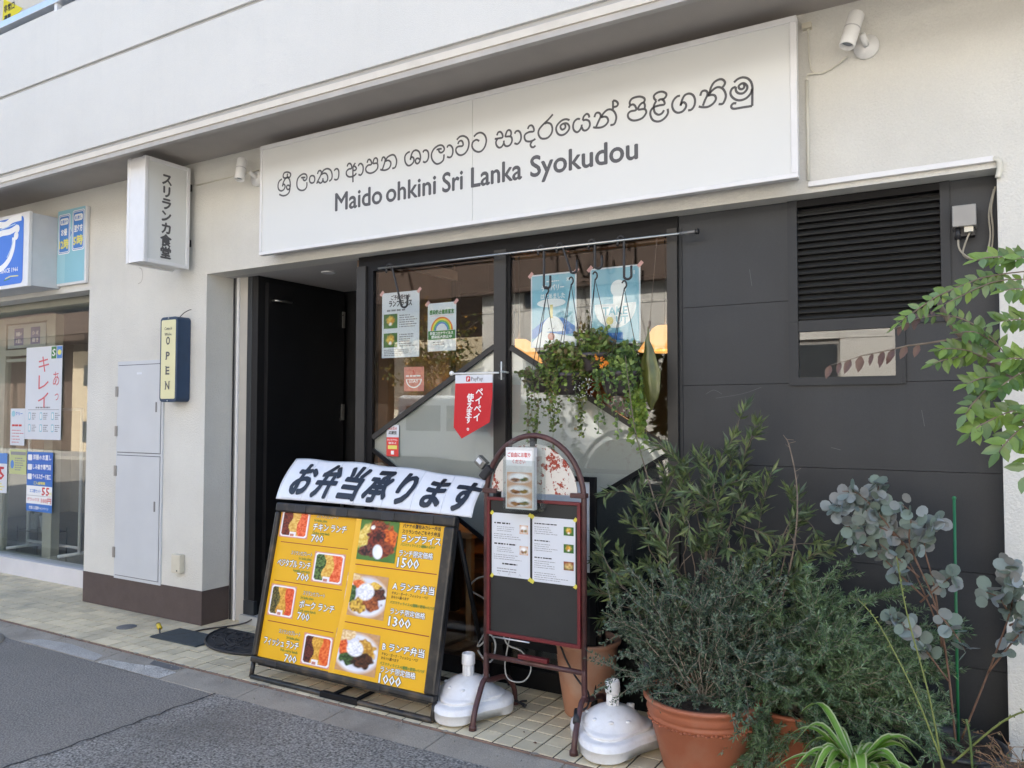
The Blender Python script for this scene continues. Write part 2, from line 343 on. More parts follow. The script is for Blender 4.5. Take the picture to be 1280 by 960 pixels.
# manholes
mh = thing('manhole_cover', 'round iron manhole cover in the asphalt at the left edge of the road', 'manhole cover')
IRON = mat('cast iron', (.07, .068, .065), .6, .2, 20, metal=.4, bump=.4, bs=60)
c = (-5.93, 2.60, 0); MB().lathe([(.30, -.03), (.30, -.0135), (.285, -.0135), (.283, -.018), (.272, -.018), (.27, -.012), (.001, -.012)], c, 40).build('lid', IRON, mh)
MB().lathe([(.37, -.0235), (.37, -.0135), (.304, -.012), (.304, -.03)], c, 40).build('rim', CONC, mh)
c = (-5.235, 3.475, 0); tag(MB().lathe([(.066, 0), (.066, .004), (.06, .005), (.001, .0045)], c, 28).build('drain_lid', mat('grey drain lid', (.13, .135, .14), .5, .2, 20)), 'small round grey drain lid set in the cream tiles by the brown skirting', 'drain lid')

# ------------------------------------------------------------------ the building
B = thing('restaurant_building', 'white rendered apartment building whose ground floor holds the restaurant front', 'building')
ZB = 2.505; ZS = 3.335
XR = 2.4
box((-14, F, ZB), (XR, 3.93, ZS+.05), 'wall', STUCCO, B)                       # wall band over all openings
box((-6.25, F, .243), (-4.81, 4.02, ZB), 'wall', STUCCO, B)                     # left pier
box((.045, F, 0), (XR, 4.3, ZB), 'wall', STUCCO, B)               # right pier
MB().box((-6.252, F-.004, 0), (-4.808, 4.02, .243)).build('skirting', BROWN, B, bevel=.003)
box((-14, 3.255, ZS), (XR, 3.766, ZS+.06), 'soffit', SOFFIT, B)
box((-14, 3.205, 3.350), (XR, 3.34, 3.938), 'fascia_panel', FASCIA, B, bevel=.004)
box((-14, 3.205, 3.962), (XR, 3.34, 4.452), 'fascia_panel', FASCIA, B, bevel=.004)
box((-14, 3.222, 3.30), (XR, 3.33, 4.40), 'fascia_core', mat('groove shade grey', (.42, .41, .39), .8, .1, 5), B)  # core shows only in the grooves; their shade is put into its darker colour
box((-14, 3.207, 3.282), (XR, 3.255, 3.322), 'drip_band', BAND, B, bevel=.003)
box((-14, 3.216, 3.250), (XR, 3.25, 3.282), 'drip_edge', mat('drip edge paint', (.45, .43, .40), .7, .1, 6), B)
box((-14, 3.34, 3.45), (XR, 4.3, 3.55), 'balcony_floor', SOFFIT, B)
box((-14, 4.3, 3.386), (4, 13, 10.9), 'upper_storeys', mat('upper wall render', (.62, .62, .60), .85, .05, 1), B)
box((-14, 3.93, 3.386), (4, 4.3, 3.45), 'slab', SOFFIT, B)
box((-14, 3.2, 6.25), (4, 4.3, 6.45), 'upper_balcony', FASCIA, B)
box((-14, 3.205, 6.45), (4, 3.34, 7.4), 'upper_balcony', FASCIA, B)
# handrail on the balcony
hr = MB().box((-14, 3.238, 4.545), (XR, 3.30, 4.60)).build('handrail', ALU, B, bevel=.004)
for x in (-9.6, -7.75, -5.9, -4.05, -2.2, -.35): box((x-.018, 3.25, 4.452), (x+.018, 3.285, 4.545), 'rail_post', ALUW, hr)
box((-14, 3.31, 4.452), (XR, 3.33, 4.50), 'rail_base', mat('rail grey', (.30, .31, .32), .5, .1, 9), B)
Wt = thing('warning_sticker', 'yellow triangular warning sticker on the upper white wall above the balcony rail', 'sticker')
Pn = Print(facade(-8.80, 4.298, 5.50)); Pn.poly([(0, 0), (.40, .14), (.02, .34)], mat('warning yellow', (.72, .65, .02), .5, 0)); Pn.text('非常口', .035, .19, .085, BLACKINK, .20, .003); Pn.text('避難', .04, .09, .075, BLACKINK, .13, .003); Pn.build('print', Wt)
box((-8.81, 4.298, 5.49), (-8.79, 4.301, 5.5), 'backing', WHITEP, Wt)
# entrance recess
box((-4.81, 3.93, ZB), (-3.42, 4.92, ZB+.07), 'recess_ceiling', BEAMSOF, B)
box((-4.81, 4.0, .0), (-4.735, 4.05, ZB), 'door_rail', ALU, B)
box((-4.795, 3.992, .0), (-4.785, 4.001, ZB), 'rail_groove', BLACKP, B); box((-4.755, 3.990, 0), (-4.735, 4.0, ZB), 'rail_lip', ALUW, B)
box((-4.735, 4.003, 0), (-4.648, 4.05, ZB), 'door_casing', mat('beige casing', (.45, .43, .39), .6, .06, 8), B)
box((-4.648, 3.995, .06), (-4.60, 4.06, ZB), 'door_jamb', mat('dark blue grey door paint', (.028, .033, .038), .4, .1, 8), B, bevel=.004)
box((-4.62, 4.0, .06), (-4.54, 4.93, ZB), 'recess_wall', BLACKW, B); box((-4.62, 4.90, .0), (-3.42, 4.96, ZB), 'recess_wall', BLACKW, B)
box((-3.53, 3.93, 0), (-3.462, 4.95, ZB), 'recess_wall', mat('side panel brown', (.15, .095, .06), .6, .15, 6), B)
box((-4.648, 3.96, 0), (-3.46, 4.10, .06), 'threshold', mat('threshold stone', (.36, .37, .36), .6, .1, 12), B)
box((-4.62, 4.1, 0), (-3.46, 4.9, .05), 'entrance_floor', mat('entrance floor', (.05, .048, .045), .6, .2, 8), B)
box((-4.64, 3.985, .055), (-4.53, 4.02, .16), 'door_foot', mat('dark blue grey door paint', (0, 0, 0)), B, bevel=.004)
dr = box((-4.536, 4.06, .07), (-4.50, 4.86, 2.46), 'door', mat('black door', (.009, .009, .010), .35, .2, 6), B)
for z in (.7, 1.45, 2.2): box((-4.50, 4.835, z), (-4.49, 4.86, z+.13), 'hinge', STEEL, dr)
MB().tube([(-4.50, 4.10, 2.33), (-4.46, 4.10, 2.33), (-4.46, 4.25, 2.33)], .008, 8).build('door_closer', STEEL, dr)
MB().lathe([(.001, 0), (.038, 0), (.045, -.004), (.05, 0), (.05, .01)], (-4.0, 4.15, ZB-.006), 24).build('downlight', ALUW, B)
# window wall
WN = MB(); wf = None
win = MB().box((-3.46, 3.845, 0), (-3.385, 3.93, 2.44)).build('window_frame', GREYF, B)
win.name = 'shop_window'
box((-3.385, 3.86, 0), (-3.335, 3.92, 2.44), 'inner_jamb', BLACKF, win); box((-2.425, 3.85, .1), (-2.345, 3.93, 2.44), 'mullion', GREYF, win); box((-2.345, 3.865, .1), (-2.325, 3.92, 2.44), 'mullion_trim', BLACKF, win)
box((-1.388, 3.848, 0), (-1.335, 3.93, 2.44), 'jamb', GREYF, win); box((-3.335, 3.853, 2.405), (-1.388, 3.93, 2.44), 'head', BLACKF, win)
box((-3.46, 3.93, 2.44), (.045, 3.945, ZB), 'head_filler', BLACKF, win)
box((-3.335, 3.85, .0), (-1.388, 3.94, .10), 'sill', BLACKF, win)
box((-3.335, GW, .1), (-2.425, GW+.008, 2.405), 'pane', GLASS, win); box((-2.325, GW, .1), (-1.388, GW+.008, 2.405), 'pane', GLASS, win)
box((-3.46, 3.865, 2.44), (-1.335, 3.93, ZB-.001), 'head_beam', BLACKF, win)
# frosted diamond on the window with grey edging
FROST = mat('frosted film', (.42, .415, .39), .5, .05, 4, coat=.6)
apex = (-2.384, 1.915); lft = (-3.40, 1.313); rgt = (-1.37, 1.315); bot = (-2.384, .713)
def clip_half(x0, x1):
    # the diamond between x0 and x1
    sl = (apex[1]-lft[1])/(apex[0]-lft[0]); sr = (rgt[1]-apex[1])/(rgt[0]-apex[0])
    top = lambda x: apex[1]-abs(x-apex[0])*sl; low = lambda x: bot[1]+abs(x-bot[0])*sl
    return [(x0, low(x0)), (x1, low(x1)), (x1, top(x1)), (x0, top(x0))]
for x0, x1 in ((-3.333, -2.427), (-2.323, -1.39)):
    q = clip_half(x0, x1); MB().prism([(x, GW+.012, z) for x, z in q], (0, .003, 0)).build('frosted_film', FROST, win)
    for a, b, mm in ((q[3], q[2], GREYF), (q[0], q[1], BLACKF)):
        d = Vector((b[0]-a[0], b[1]-a[1])).normalized(); n_ = Vector((-d.y, d.x))*(.015 if mm is GREYF else .011)
        MB().prism([(a[0]+n_.x, GW-.014, a[1]+n_.y), (a[0]-n_.x, GW-.014, a[1]-n_.y), (b[0]-n_.x, GW-.014, b[1]-n_.y), (b[0]+n_.x, GW-.014, b[1]+n_.y)], (0, .013, 0)).build('diamond_trim', mm, win)
q = clip_half(-2.323, -1.39); MB().prism([(-2.323, GW+.02, .1), (-1.39, GW+.02, .1), (-1.39, GW+.02, q[1][1]), (-2.323, GW+.02, q[0][1])], (0, .012, 0)).build('lower_panel', DARKSID, win)
# dark siding with recessed joints
rows = [.0, .445, .84, 1.256, 1.645, 2.035, 2.505]
cols = [(-1.333, -.80), (-.80, -.31), (-.31, -.135), (-.135, .046)]
for i in range(len(rows)-1):
    z0, z1 = rows[i]+.0012, rows[i+1]-.0012
    if rows[i+1] <= 1.65: box((-1.333, GW, z0), (.046, GW+.045, z1), 'siding_panel', DARKSID, B); continue
    for a, b in cols:
        if (a, b) == cols[1] : continue
        zz1 = min(z1, 1.90) if (a, b) == cols[2] else z1
        if zz1 <= z0: continue
        
        box((a, GW, z0), (b-.0, GW+.045, zz1), 'siding_panel', DARKSID, B)
box((-1.333, GW+.045, 0), (.046, GW+.09, 1.645), 'siding_backing', BLACKF, B); box((-1.333, GW+.045, 1.645), (-.79, GW+.09, ZB), 'siding_backing', BLACKF, B)
box((-.81, GW+.05, 1.90), (-.30, GW+.09, ZB), 'siding_backing', BLACKF, B); box((-.30, GW+.045, 1.645), (.046, GW+.09, ZB), 'siding_backing', BLACKF, B)
Pn = Print(facade(0, GW-.0003, 0)); SCR = mat('faint scratch', (.11, .115, .12), .6, 0)
for pts in (((-1.20, 1.60), (-1.16, 1.62), (-1.12, 1.60)), ((-1.15, 1.58), (-1.02, 1.60), (-.93, 1.63)), ((-.62, 1.35), (-.58, 1.34)), ((-.25, 1.52), (-.24, 1.45)), ((-.98, 2.2), (-.97, 2.12))): Pn.stroke(spline([(*q, 0) for q in pts]), .0018, SCR)
Pn.build('scratch', B)['kind'] = 'stuff'
# louvre vent over a small window
vent = MB().box((-.80, GW-.012, 1.93), (-.757, GW+.04, 2.503)).build('louvre_vent', DARKTRIM, B)
box((-.165, GW-.012, 1.90), (-.128, GW+.04, 2.503), 'vent_frame', DARKTRIM, vent); box((-.756, GW-.010, 1.885), (-.31, GW+.03, 1.936), 'vent_frame', DARKTRIM, vent); box((-.31, GW-.010, 1.90), (-.165, GW+.03, 1.936), 'vent_frame', DARKTRIM, vent)
box((-.757, GW-.008, 2.470), (-.165, GW+.04, 2.503), 'vent_frame', BLACKF, vent)
for i in range(17):
    z = 1.945+i*.0305; MB().prism([(-.757, GW-.006, z), (-.757, GW+.026, z+.022), (-.757, GW+.028, z+.019), (-.757, GW-.002, z-.005)], (.592, 0, 0)).build('slat', mat('vent slat paint', (.040, .040, .038), .4, .1, 9), vent)
hw = MB().box((-.80, GW-.014, 1.635), (-.757, GW+.03, 1.929)).build('small_window', DARKTRIM, B)
box((-.757, GW-.014, 1.635), (-.325, GW+.03, 1.672), 'window_frame', DARKTRIM, hw); box((-.348, GW-.013, 1.672), (-.308, GW+.03, 1.912), 'window_frame', DARKTRIM, hw); box((-.325, GW-.011, 1.637), (-.308, GW+.03, 1.672), 'window_frame', DARKTRIM, hw)
box((-.757, GW+.004, 1.672), (-.348, GW+.010, 1.886), 'pane', GLASS, hw)
for x in (-1.328,): box((x-.004, GW-.006, .02), (x+.012, GW, 2.44), 'trim_strip', DARKTRIM, B)
# interior shell
IW = mat('interior brown wall', (.20, .155, .12), .8, .15, 2); IC = mat('interior ceiling', (.22, .20, .18), .8, .1, 2); IF = mat('interior wood floor', (.10, .06, .035), .45, .25, 3)
box((-8, 4.96, 0), (-3.46, 5.02, .01), 'interior_floor', IF, B); box((-8, 3.95, -.002), (.2, 8, .03), 'interior_floor', IF, B) if 0 else box((-3.46, 3.945, 0), (.2, 8, .04), 'interior_floor', IF, B)
box((-6.2, 8, 0), (.2, 8.06, 2.8), 'interior_wall', IW, B); box((-6.2, 4.96, 0), (-6.14, 8, 2.8), 'interior_wall', IW, B); box((.14, 3.97, 0), (.2, 8, 2.8), 'interior_wall', IW, B)
box((-6.14, 4.97, 0), (-3.46, 8, .04), 'interior_floor', IF, B)
box((-6.2, 3.946, 2.72), (.2, 8.06, 2.80), 'interior_ceiling', IC, B); box((-3.46, 3.946, 2.505), (.14, 3.98, 2.72), 'interior_lintel', IW, B)
box((-6.14, 4.97, 2.505), (-3.5, 5.0, 2.72), 'interior_lintel', IW, B)
MB().box((-3.45, 5.4, 2.5), (-.1, 5.55, 2.71)).box((-6.1, 6.6, 2.5), (-.1, 6.75, 2.71)).build('ceiling_beam', mat('dark beam', (.035, .025, .02), .6, .2, 5), B)
# ------------------------------------------------------------------ signs on the building
def catmull2(flat, k=4):
    return [(p.x, p.y) for p in spline([(flat[i]/1000, flat[i+1]/1000, 0) for i in range(0, len(flat), 2)], k)]
SINHALA = [[201,484,178,475,166,452,170,423,194,407,220,413,231,432,222,446,209,446,207,435,214,459,233,483,253,487,270,470,277,444,276,419,260,406,245,418,248,434,266,433,275,420,268,388,243,373,209,373,177,387],[253,485,218,490,212,507,223,522,249,523,275,512,280,497,267,484,253,491,249,503,255,511],[374,466,393,466,413,462],[393,465,393,453,407,443,424,452,425,470,410,485,382,487,349,470,337,439,344,405,372,385,406,384,425,402,426,430],[472,466,489,458,495,439,488,421,468,418,453,428,449,445,456,462,472,466],[518,468,527,485,543,486,552,473,546,456,530,434,517,416,513,407],[517,416,530,415,541,407,557,410,565,425,565,435],[565,425,573,410,587,406,603,415,606,436,594,458,573,465,549,459],[552,465,572,485,604,489,631,474,643,445,639,418,619,407],[660,466,670,475,686,475,698,460,699,432,692,412,676,407,661,414],[768,476,775,490,790,492,803,478,803,459,781,458,763,446,763,426,781,411,807,407,829,412,844,423],[816,371,815,449,819,472,835,488],[819,472,834,465,843,452,834,443,816,444],[859,463,864,474,879,477,894,463,898,440,892,418,877,406,860,413],[929,473,936,489,948,491,961,477,962,458,936,457,919,442,924,420,952,406,986,409,1010,426,1013,448,1003,459,978,461,976,469,985,489,1000,491,1010,479,1009,462,1003,457],[1042,464,1049,484,1061,486,1070,473,1069,462,1061,440,1048,412],[1032,417,1044,411,1073,406,1100,413,1113,432,1111,449,1094,461,1070,460],[1072,461,1087,481,1120,490,1142,482,1156,455,1155,429,1145,410,1124,408],[1256,486,1237,482,1220,465,1221,434,1238,409,1260,405,1282,419,1286,439,1273,452,1262,447,1261,438,1268,466,1281,484,1303,487,1325,472,1334,442,1328,416,1312,406,1298,417,1301,434,1317,437,1330,427],[1352,465,1360,475,1377,474,1390,459,1392,432,1383,412,1366,405,1353,413],[1449,464,1468,466,1486,464],[1465,464,1468,450,1483,442,1501,451,1502,468,1486,484,1459,486,1428,470,1413,442,1420,410,1444,385,1471,382,1497,397,1502,429],[1523,464,1530,474,1546,473,1561,455,1563,429,1554,409,1539,405,1523,412],[1590,497,1610,511,1638,510,1664,491,1673,462,1664,429,1641,408,1611,406,1588,425,1585,447,1600,457,1630,456,1632,473,1621,487,1605,484,1598,471],[1706,494,1724,507,1751,509,1776,492,1788,462,1781,430,1762,408,1737,403,1709,417,1694,441,1699,465,1722,474,1742,463],[1857,474,1865,489,1879,490,1891,476,1893,457,1867,456,1843,457],[1863,456,1851,440,1855,419,1871,404,1889,407,1901,424,1901,438],[1901,424,1909,409,1923,403,1941,407,1953,425,1951,445,1939,454,1913,458,1913,467,1923,487,1937,489,1947,478,1947,462,1941,453],[1970,463,1978,474,1994,474,2007,458,2010,432,2002,413,1986,404,1968,412],[2051,474,2060,488,2075,489,2086,476,2088,455,2060,456,2036,448,2031,432,2040,412,2063,404,2086,407,2098,413],[2079,405,2068,388,2073,374,2086,369,2099,376],[2203,524,2177,502,2143,479,2121,459,2116,437,2128,413,2147,404,2173,405,2194,423,2200,448,2192,473,2171,485,2154,483],[2301,474,2281,483,2256,481,2230,463,2222,441,2232,416,2252,404,2276,407,2296,424,2299,442,2287,459,2267,463,2250,456,2249,443,2259,432,2274,437,2277,451,2270,460],[2361,468,2346,472,2328,461,2321,439,2326,417,2343,403,2359,410,2369,426,2371,438],[2371,425,2378,409,2392,403,2408,410,2417,428,2412,448,2396,458,2377,458],[2377,458,2382,477,2398,488,2410,481,2414,466],[2442,462,2450,480,2464,482,2475,472,2476,457,2464,435,2451,409],[2435,413,2449,407,2480,403,2504,410,2518,427,2514,445,2501,454,2478,455],[2478,455,2494,474,2514,486,2535,484,2552,469,2562,445,2560,423,2550,406,2530,405],[2545,482,2545,528],[2545,528,2562,521,2572,507,2566,495,2547,494],[2630,474,2638,484,2653,486,2665,474,2668,455,2640,454,2626,443,2628,424,2646,408,2673,403,2702,409,2720,428,2720,443,2709,452,2681,455,2683,469,2696,482,2709,483,2715,469,2713,452],[2638,484,2635,501,2647,516,2670,520,2693,517,2711,506,2714,494,2707,483],[2774,480,2763,494,2763,509,2780,519,2803,519,2822,508,2825,495,2815,483,2802,482,2790,482,2785,475],[2802,482,2813,471,2815,454,2790,454,2762,452],[2774,480,2762,460,2761,441,2767,422,2784,409,2802,412,2813,426],[2762,452,2746,438,2743,417,2754,390,2776,377,2799,377,2821,390,2833,409,2831,429],[2894,480,2878,479,2861,464,2854,441,2862,415,2881,400,2905,401,2921,416,2923,432,2913,444,2901,442,2896,431],[2896,431,2904,458,2918,478,2940,481,2958,469,2967,446,2964,419,2950,402,2933,401],[2993,459,3000,477,3014,480,3026,472,3027,456,3015,433,3005,409],[2985,410,3001,403,3028,399,3052,408,3067,426,3064,444,3050,452,3029,452],[3030,453,3047,470,3065,481,3082,482,3100,471,3112,449,3114,428,3105,406,3096,399,3080,402],[3038,462,3044,487,3059,509,3080,518,3097,516,3109,504,3110,491,3099,477],[3153,489,3170,501,3193,504,3216,494,3231,474,3237,449],[3237,449,3235,362],[3235,362,3189,364,3154,365,3141,372,3140,383,3149,391,3163,389],[3235,441,3229,422,3209,404,3183,399,3160,407,3142,425,3136,444,3144,462,3161,467],[3161,467,3162,447,3175,433,3195,430,3211,443,3213,459,3201,474,3187,476,3175,468,3177,456,3187,450,3198,454,3200,467,3196,474]]
X0, X1, Z0, Z1, YF = -4.14, -.706, 2.55, 3.283, 3.65
LATIN = (('Maido', .673, 1.046), ('ohkini', 1.081, 1.444), ('Sri', 1.493, 1.630), ('Lanka', 1.690, 2.013), ('Syokudou', 2.069, 2.675))
S = thing('shop_sign', 'long white shop sign box with Sinhala and Latin lettering over the restaurant front', 'shop sign')
box((X0+.02, YF+.012, Z0+.02), (X1-.02, F-.002, Z1-.012), 'box', mat('sign box side aluminium', (.62, .60, .60), .4, .05, 8, metal=.4), S)
xm = -2.444
for a, b in ((X0+.02, xm-.0012), (xm+.0012, X1-.028)): box((a, YF+.005, Z0+.02), (b, YF+.012, Z1-.02), 'face_panel', SIGNW, S)
box((X0, YF-.004, Z0), (X1, YF+.035, Z0+.022), 'rim', ALUW, S, bevel=.003); box((X0, YF-.004, Z1-.028), (X1, YF+.035, Z1), 'rim', ALUW, S, bevel=.003)
box((X0, YF-.003, Z0+.022), (X0+.02, YF+.034, Z1-.028), 'rim', ALUW, S, bevel=.003); box((X1-.03, YF-.003, Z0+.022), (X1, YF+.034, Z1-.028), 'rim', ALUW, S, bevel=.003)
Pn = Print(facade(X0, YF+.0049, Z0))
for i0, i1 in ((0, 2), (2, 10), (10, 18), (18, 25), (25, 41), (41, 99)):
    Pn = Print(facade(X0, YF+.0049, Z0))
    for s in SINHALA[i0:i1]: Pn.stroke(catmull2(s), .0112, INK, .0008)
    Pn.build('sinhala_word', S)
for word, ua, ub in LATIN: Pn = Print(facade(X0, YF+.0049, Z0)); Pn.text(word, ua, .212, .158, INK, ub-ua, .0032, res=4, w=.0009); Pn.build('latin_word', S)
# projecting sign
P_ = thing('projecting_sign', 'white box sign with vertical Japanese lettering projecting from the wall', 'shop sign')
xa, xb, ya, yb, za, zb = -5.135, -4.934, 3.348, 3.712, 2.54, 3.278
box((xa+.012, ya+.012, za+.012), (xb-.012, yb-.01, zb-.012), 'box', mat('projecting sign body', (.70, .69, .66), .5, .05, 8), P_)
box((xa, ya, za), (xa+.03, yb, zb), 'side_frame', ALUW, P_, bevel=.004)
for a, b in (((xb-.03, ya, za), (xb, ya+.028, zb)), ((xb-.03, yb-.028, za), (xb, yb, zb)), ((xb-.03, ya+.028, za), (xb, yb-.028, za+.028)), ((xb-.03, ya+.028, zb-.028), (xb, yb-.028, zb))): box(a, b, 'face_frame', ALUW, P_, bevel=.005)
box((xb-.012, ya+.028, za+.028), (xb-.008, yb-.028, zb-.028), 'face_panel', SIGNW, P_); box((xa+.03, ya+.004, za+.006), (xb-.03, ya+.012, zb-.006), 'front_panel', ALUW, P_)
for i, ch in enumerate('スリランカ食堂'): Pn = Print(frame((xb-.008, 3.475, 0), (0, 1, 0), (0, 0, 1))); Pn.text(ch, .048, 3.115-i*.0865, .090, INK, None, .0040, 'CENTER', res=2); Pn.build('letter', P_)
for z in (2.72, 3.13): box((xb-.10, yb, z), (xb-.055, F, z+.05), 'bracket', BLACKP, P_)
# OPEN sign
O = thing('open_sign', 'narrow blue box sign with a yellow face reading OPEN on the white pier', 'sign')
NAVY = mat('dark blue plastic', (.018, .045, .095), .45, .12, 12)
xa, xb, ya, yb, za, zb = -5.168, -4.975, 3.652, F-.002, 1.585, 2.20
def rbox(a, b, r, y0, y1, m, name, parent):
    pts = []
    for cx, cz, a0 in ((b[0]-r, b[1]-r, 0), (a[0]+r, b[1]-r, 90), (a[0]+r, a[1]+r, 180), (b[0]-r, a[1]+r, 270)):
        pts += [(cx+r*math.cos(R(a0+q)), y0, cz+r*math.sin(R(a0+q))) for q in (0, 22, 45, 68, 90)]
    return MB().prism(pts, (0, y1-y0, 0)).build(name, m, parent, bevel=.004)
rbox((xa, za), (xb, zb), .03, ya, yb, NAVY, 'box', O)
rbox((xa+.016, za+.022), (xb-.016, zb-.022), .012, ya-.003, ya+.004, mat('pale yellow acrylic', (.70, .67, .40), .35, .03, 5), 'face_panel', O)
Pn = Print(facade((xa+xb)/2, ya-.0032, za))
Pn_open = Pn
for i, ch in enumerate('OPEN'):
    Pn = Print(Pn_open.M); Pn.text(ch, 0, .415-i*.108, .078, INK, .040 if ch != 'N' else .044, .002, 'CENTER', res=3)
    for q in ({'O': [], 'P': [(-.021, .0)], 'E': [(-.02, 0), (-.02, .055)], 'N': [(-.022, 0), (-.022, .055), (.022, .055)]}[ch]): Pn.rect(q[0]-.009, .415-i*.108+q[1], q[0]+.009, .415-i*.108+q[1]+.004, INK)
    Pn.build('letter', O)
Pn = Pn_open
Pn.text('Come In', 0, .52, .032, INK, .085, .0004, 'CENTER', shear=.3); Pn.text("We're", 0, .478, .032, INK, .075, .0004, 'CENTER', shear=.2); Pn.build('lettering', O)
MB().tube(spline([(-5.02, 3.70, 2.195), (-4.99, 3.71, 2.225), (-4.94, 3.715, 2.245), (-4.915, 3.72, 2.25)]), .003, 6).build('cord', BLACKP, O)
for z in (za+.008, zb-.010): MB().ball(((xa+xb)/2, ya-.002, z), .006, 8, 5).build('screw', STEEL, O)
# meter cabinet
Cb = thing('meter_cabinet', 'pale grey two-door meter cabinet let into the white pier above the skirting', 'cabinet')
box((-5.83, F-.012, .235), (-5.265, F+.02, 1.905), 'frame', CABPAINT, Cb)
for z0, z1 in ((1.205, 1.872), (.262, 1.178)):
    box((-5.817, F-.0125, z0-.005), (-5.285, F-.0115, z1+.005), 'door_gap', mat('door gap shadow grey', (.08, .08, .09), .8, 0), Cb)
    d = MB().box((-5.812, F-.017, z0), (-5.290, F-.010, z1)).build('door', CABPAINT, Cb, bevel=.002)
    zz = z0+(z1-z0)*(.52 if z0 > 1 else .60); box((-5.345, F-.021, zz-.04), (-5.330, F-.016, zz+.035), 'handle', mat('dull steel', (.25, .25, .25), .5, .1, 9, metal=.6), d)
    for q in ((z0+.16, z1-.2) if z0 > 1 else (z0+.17, z1-.12)): box((-5.842, F-.022, q-.04), (-5.812, F-.008, q+.04), 'hinge', mat('hinge grey', (.33, .31, .28), .5, .1, 9, metal=.4), d)
box((-5.58, F-.0175, 1.80), (-5.52, F-.0165, 1.815), 'label_plate', PAPER, Cb)
Ob = thing('outlet_cover', 'small cream outlet cover low on the white pier above the brown skirting', 'outlet'); box((-5.100, F-.045, .352), (-5.002, F, .487), 'cover', CREAMP, Ob, bevel=.008); MB().ball((-5.03, F-.046, .372), .005, 8, 5).build('screw', BLACKP, Ob)
Pn = Print(facade(-5.60, F-.0005, 2.56)); Pn.stroke(spline([(0, .065, 0), (.03, .05, 0), (.045, 0, 0), (.03, -.045, 0), (-.01, -.06, 0)]), .005, mat('faint mark', (.38, .36, .32), .8, 0)); Pn.build('filled_hole', B)
# spotlights
def spot(x, tilt, label):
    t = thing('spotlight', label, 'spotlight', 'white cylinder spotlights')
    M = Matrix.Translation((x, 3.655, 3.16)) @ Matrix.Rotation(R(tilt), 4, 'Y') @ Matrix.Rotation(R(-14), 4, 'X')
    mb = MB(); mb.lathe([(.001, .078), (.030, .078), (.033, .074), (.033, -.076), (.031, -.08), (.027, -.08), (.027, -.05), (.001, -.05)], seg=24); mb.v = [tuple(M @ Vector(p)) for p in mb.v]; mb.build('housing', WHITEP, t)
    mb = MB(); mb.lathe([(.0345, .008), (.0345, .002)], seg=24); mb.v = [tuple(M @ Vector(p)) for p in mb.v]; mb.build('seam_ring', mat('seam grey', (.5, .5, .5), .5, 0), t)
    mb = MB(); mb.lathe([(.026, -.06), (.001, -.062)], seg=20); mb.v = [tuple(M @ Vector(p)) for p in mb.v]; mb.build('lens', mat('lamp lens grey', (.30, .33, .36), .2, .1, 30), t)
    MB().tube([(x+.035, 3.70, 3.15), (x+.045, F-.018, 3.12)], .014, 10).build('arm', WHITEP, t); MB().tube([(x+.045, F-.02, 3.115), (x+.045, F, 3.115)], .052, 24).build('wall_plate', WHITEP, t)
spot(-4.335, -6, 'white cylinder spotlight on the wall between the projecting sign and the long sign')
spot(-.478, 14, 'white cylinder spotlight on the wall right of the long sign')
cd = thing('cable_conduit', 'white cable conduit along the wall edge right of the long sign', 'conduit')
CW = mat('cream conduit', (.66, .64, .55), .5, .05, 9)
MB().tube([(-.684, F-.008, 3.02), (-.684, F-.008, 2.56)], .007, 8).build('pipe', CW, cd); box((-.683, F-.022, 2.528), (.035, F-.002, 2.552), 'duct', ALUW, cd, bevel=.003)
MB().tube(spline([(.033, F-.012, 2.54), (.052, F-.014, 2.53), (.056, F-.012, 2.50), (.048, F-.01, 2.46)]), .011, 10).build('elbow', CW, cd)
MB().tube(spline([(-.676, F-.01, 3.27), (-.674, F-.01, 3.16), (-.665, F-.01, 3.07), (-.63, F-.008, 3.04), (-.57, F-.01, 3.055), (-.51, F-.014, 3.09)]), .004, 6).tube(spline([(-.684, F-.008, 3.02), (-.68, F-.01, 3.045), (-.63, F-.01, 3.042)]), .004, 6).build('cable', CW, cd)
box((-.70, F-.03, 3.255), (-.66, F, 3.28), 'clip', CREAMP, cd)
cl = thing('cable_conduit', 'thin cream cable running along the wall from the projecting sign to the long sign', 'conduit'); MB().tube([(-4.93, F-.006, 3.165), (-4.45, F-.006, 3.175), (-4.14, F-.006, 3.18)], .0045, 6).build('cable', CW, cl)
jb = thing('junction_box', 'grey junction box with looped cables on the dark siding in the upper right corner', 'junction box')
box((-.118, GW-.085, 2.285), (-.03, GW, 2.375), 'cover', mat('junction grey', (.30, .29, .27), .45, .06, 12), jb, bevel=.004); box((-.112, GW-.05, 2.25), (-.036, GW, 2.285), 'base', BLACKP, jb)
box((-.075, GW-.075, 2.262), (-.042, GW-.045, 2.284), 'gland', CREAMP, jb); MB().tube([(-.098, GW-.06, 2.285), (-.098, GW-.06, 2.235)], .010, 10).build('plug', BLACKP, jb)
CAB = mat('beige cable', (.36, .33, .26), .5, .05, 9)
MB().tube(spline([(-.098, GW-.06, 2.24), (-.092, GW-.06, 2.19), (-.05, GW-.05, 2.152), (.0, GW-.045, 2.165), (.018, GW-.04, 2.24), (.015, GW-.03, 2.34), (.035, GW-.02, 2.44)], 6), .004, 6).tube(spline([(-.055, GW-.06, 2.262), (-.075, GW-.05, 2.21), (-.08, GW-.05, 2.17), (-.04, GW-.04, 2.148), (.012, GW-.035, 2.165), (.028, GW-.03, 2.25), (.024, GW-.03, 2.36), (.04, GW-.02, 2.45)], 6), .004, 6).build('cable', CAB, jb)

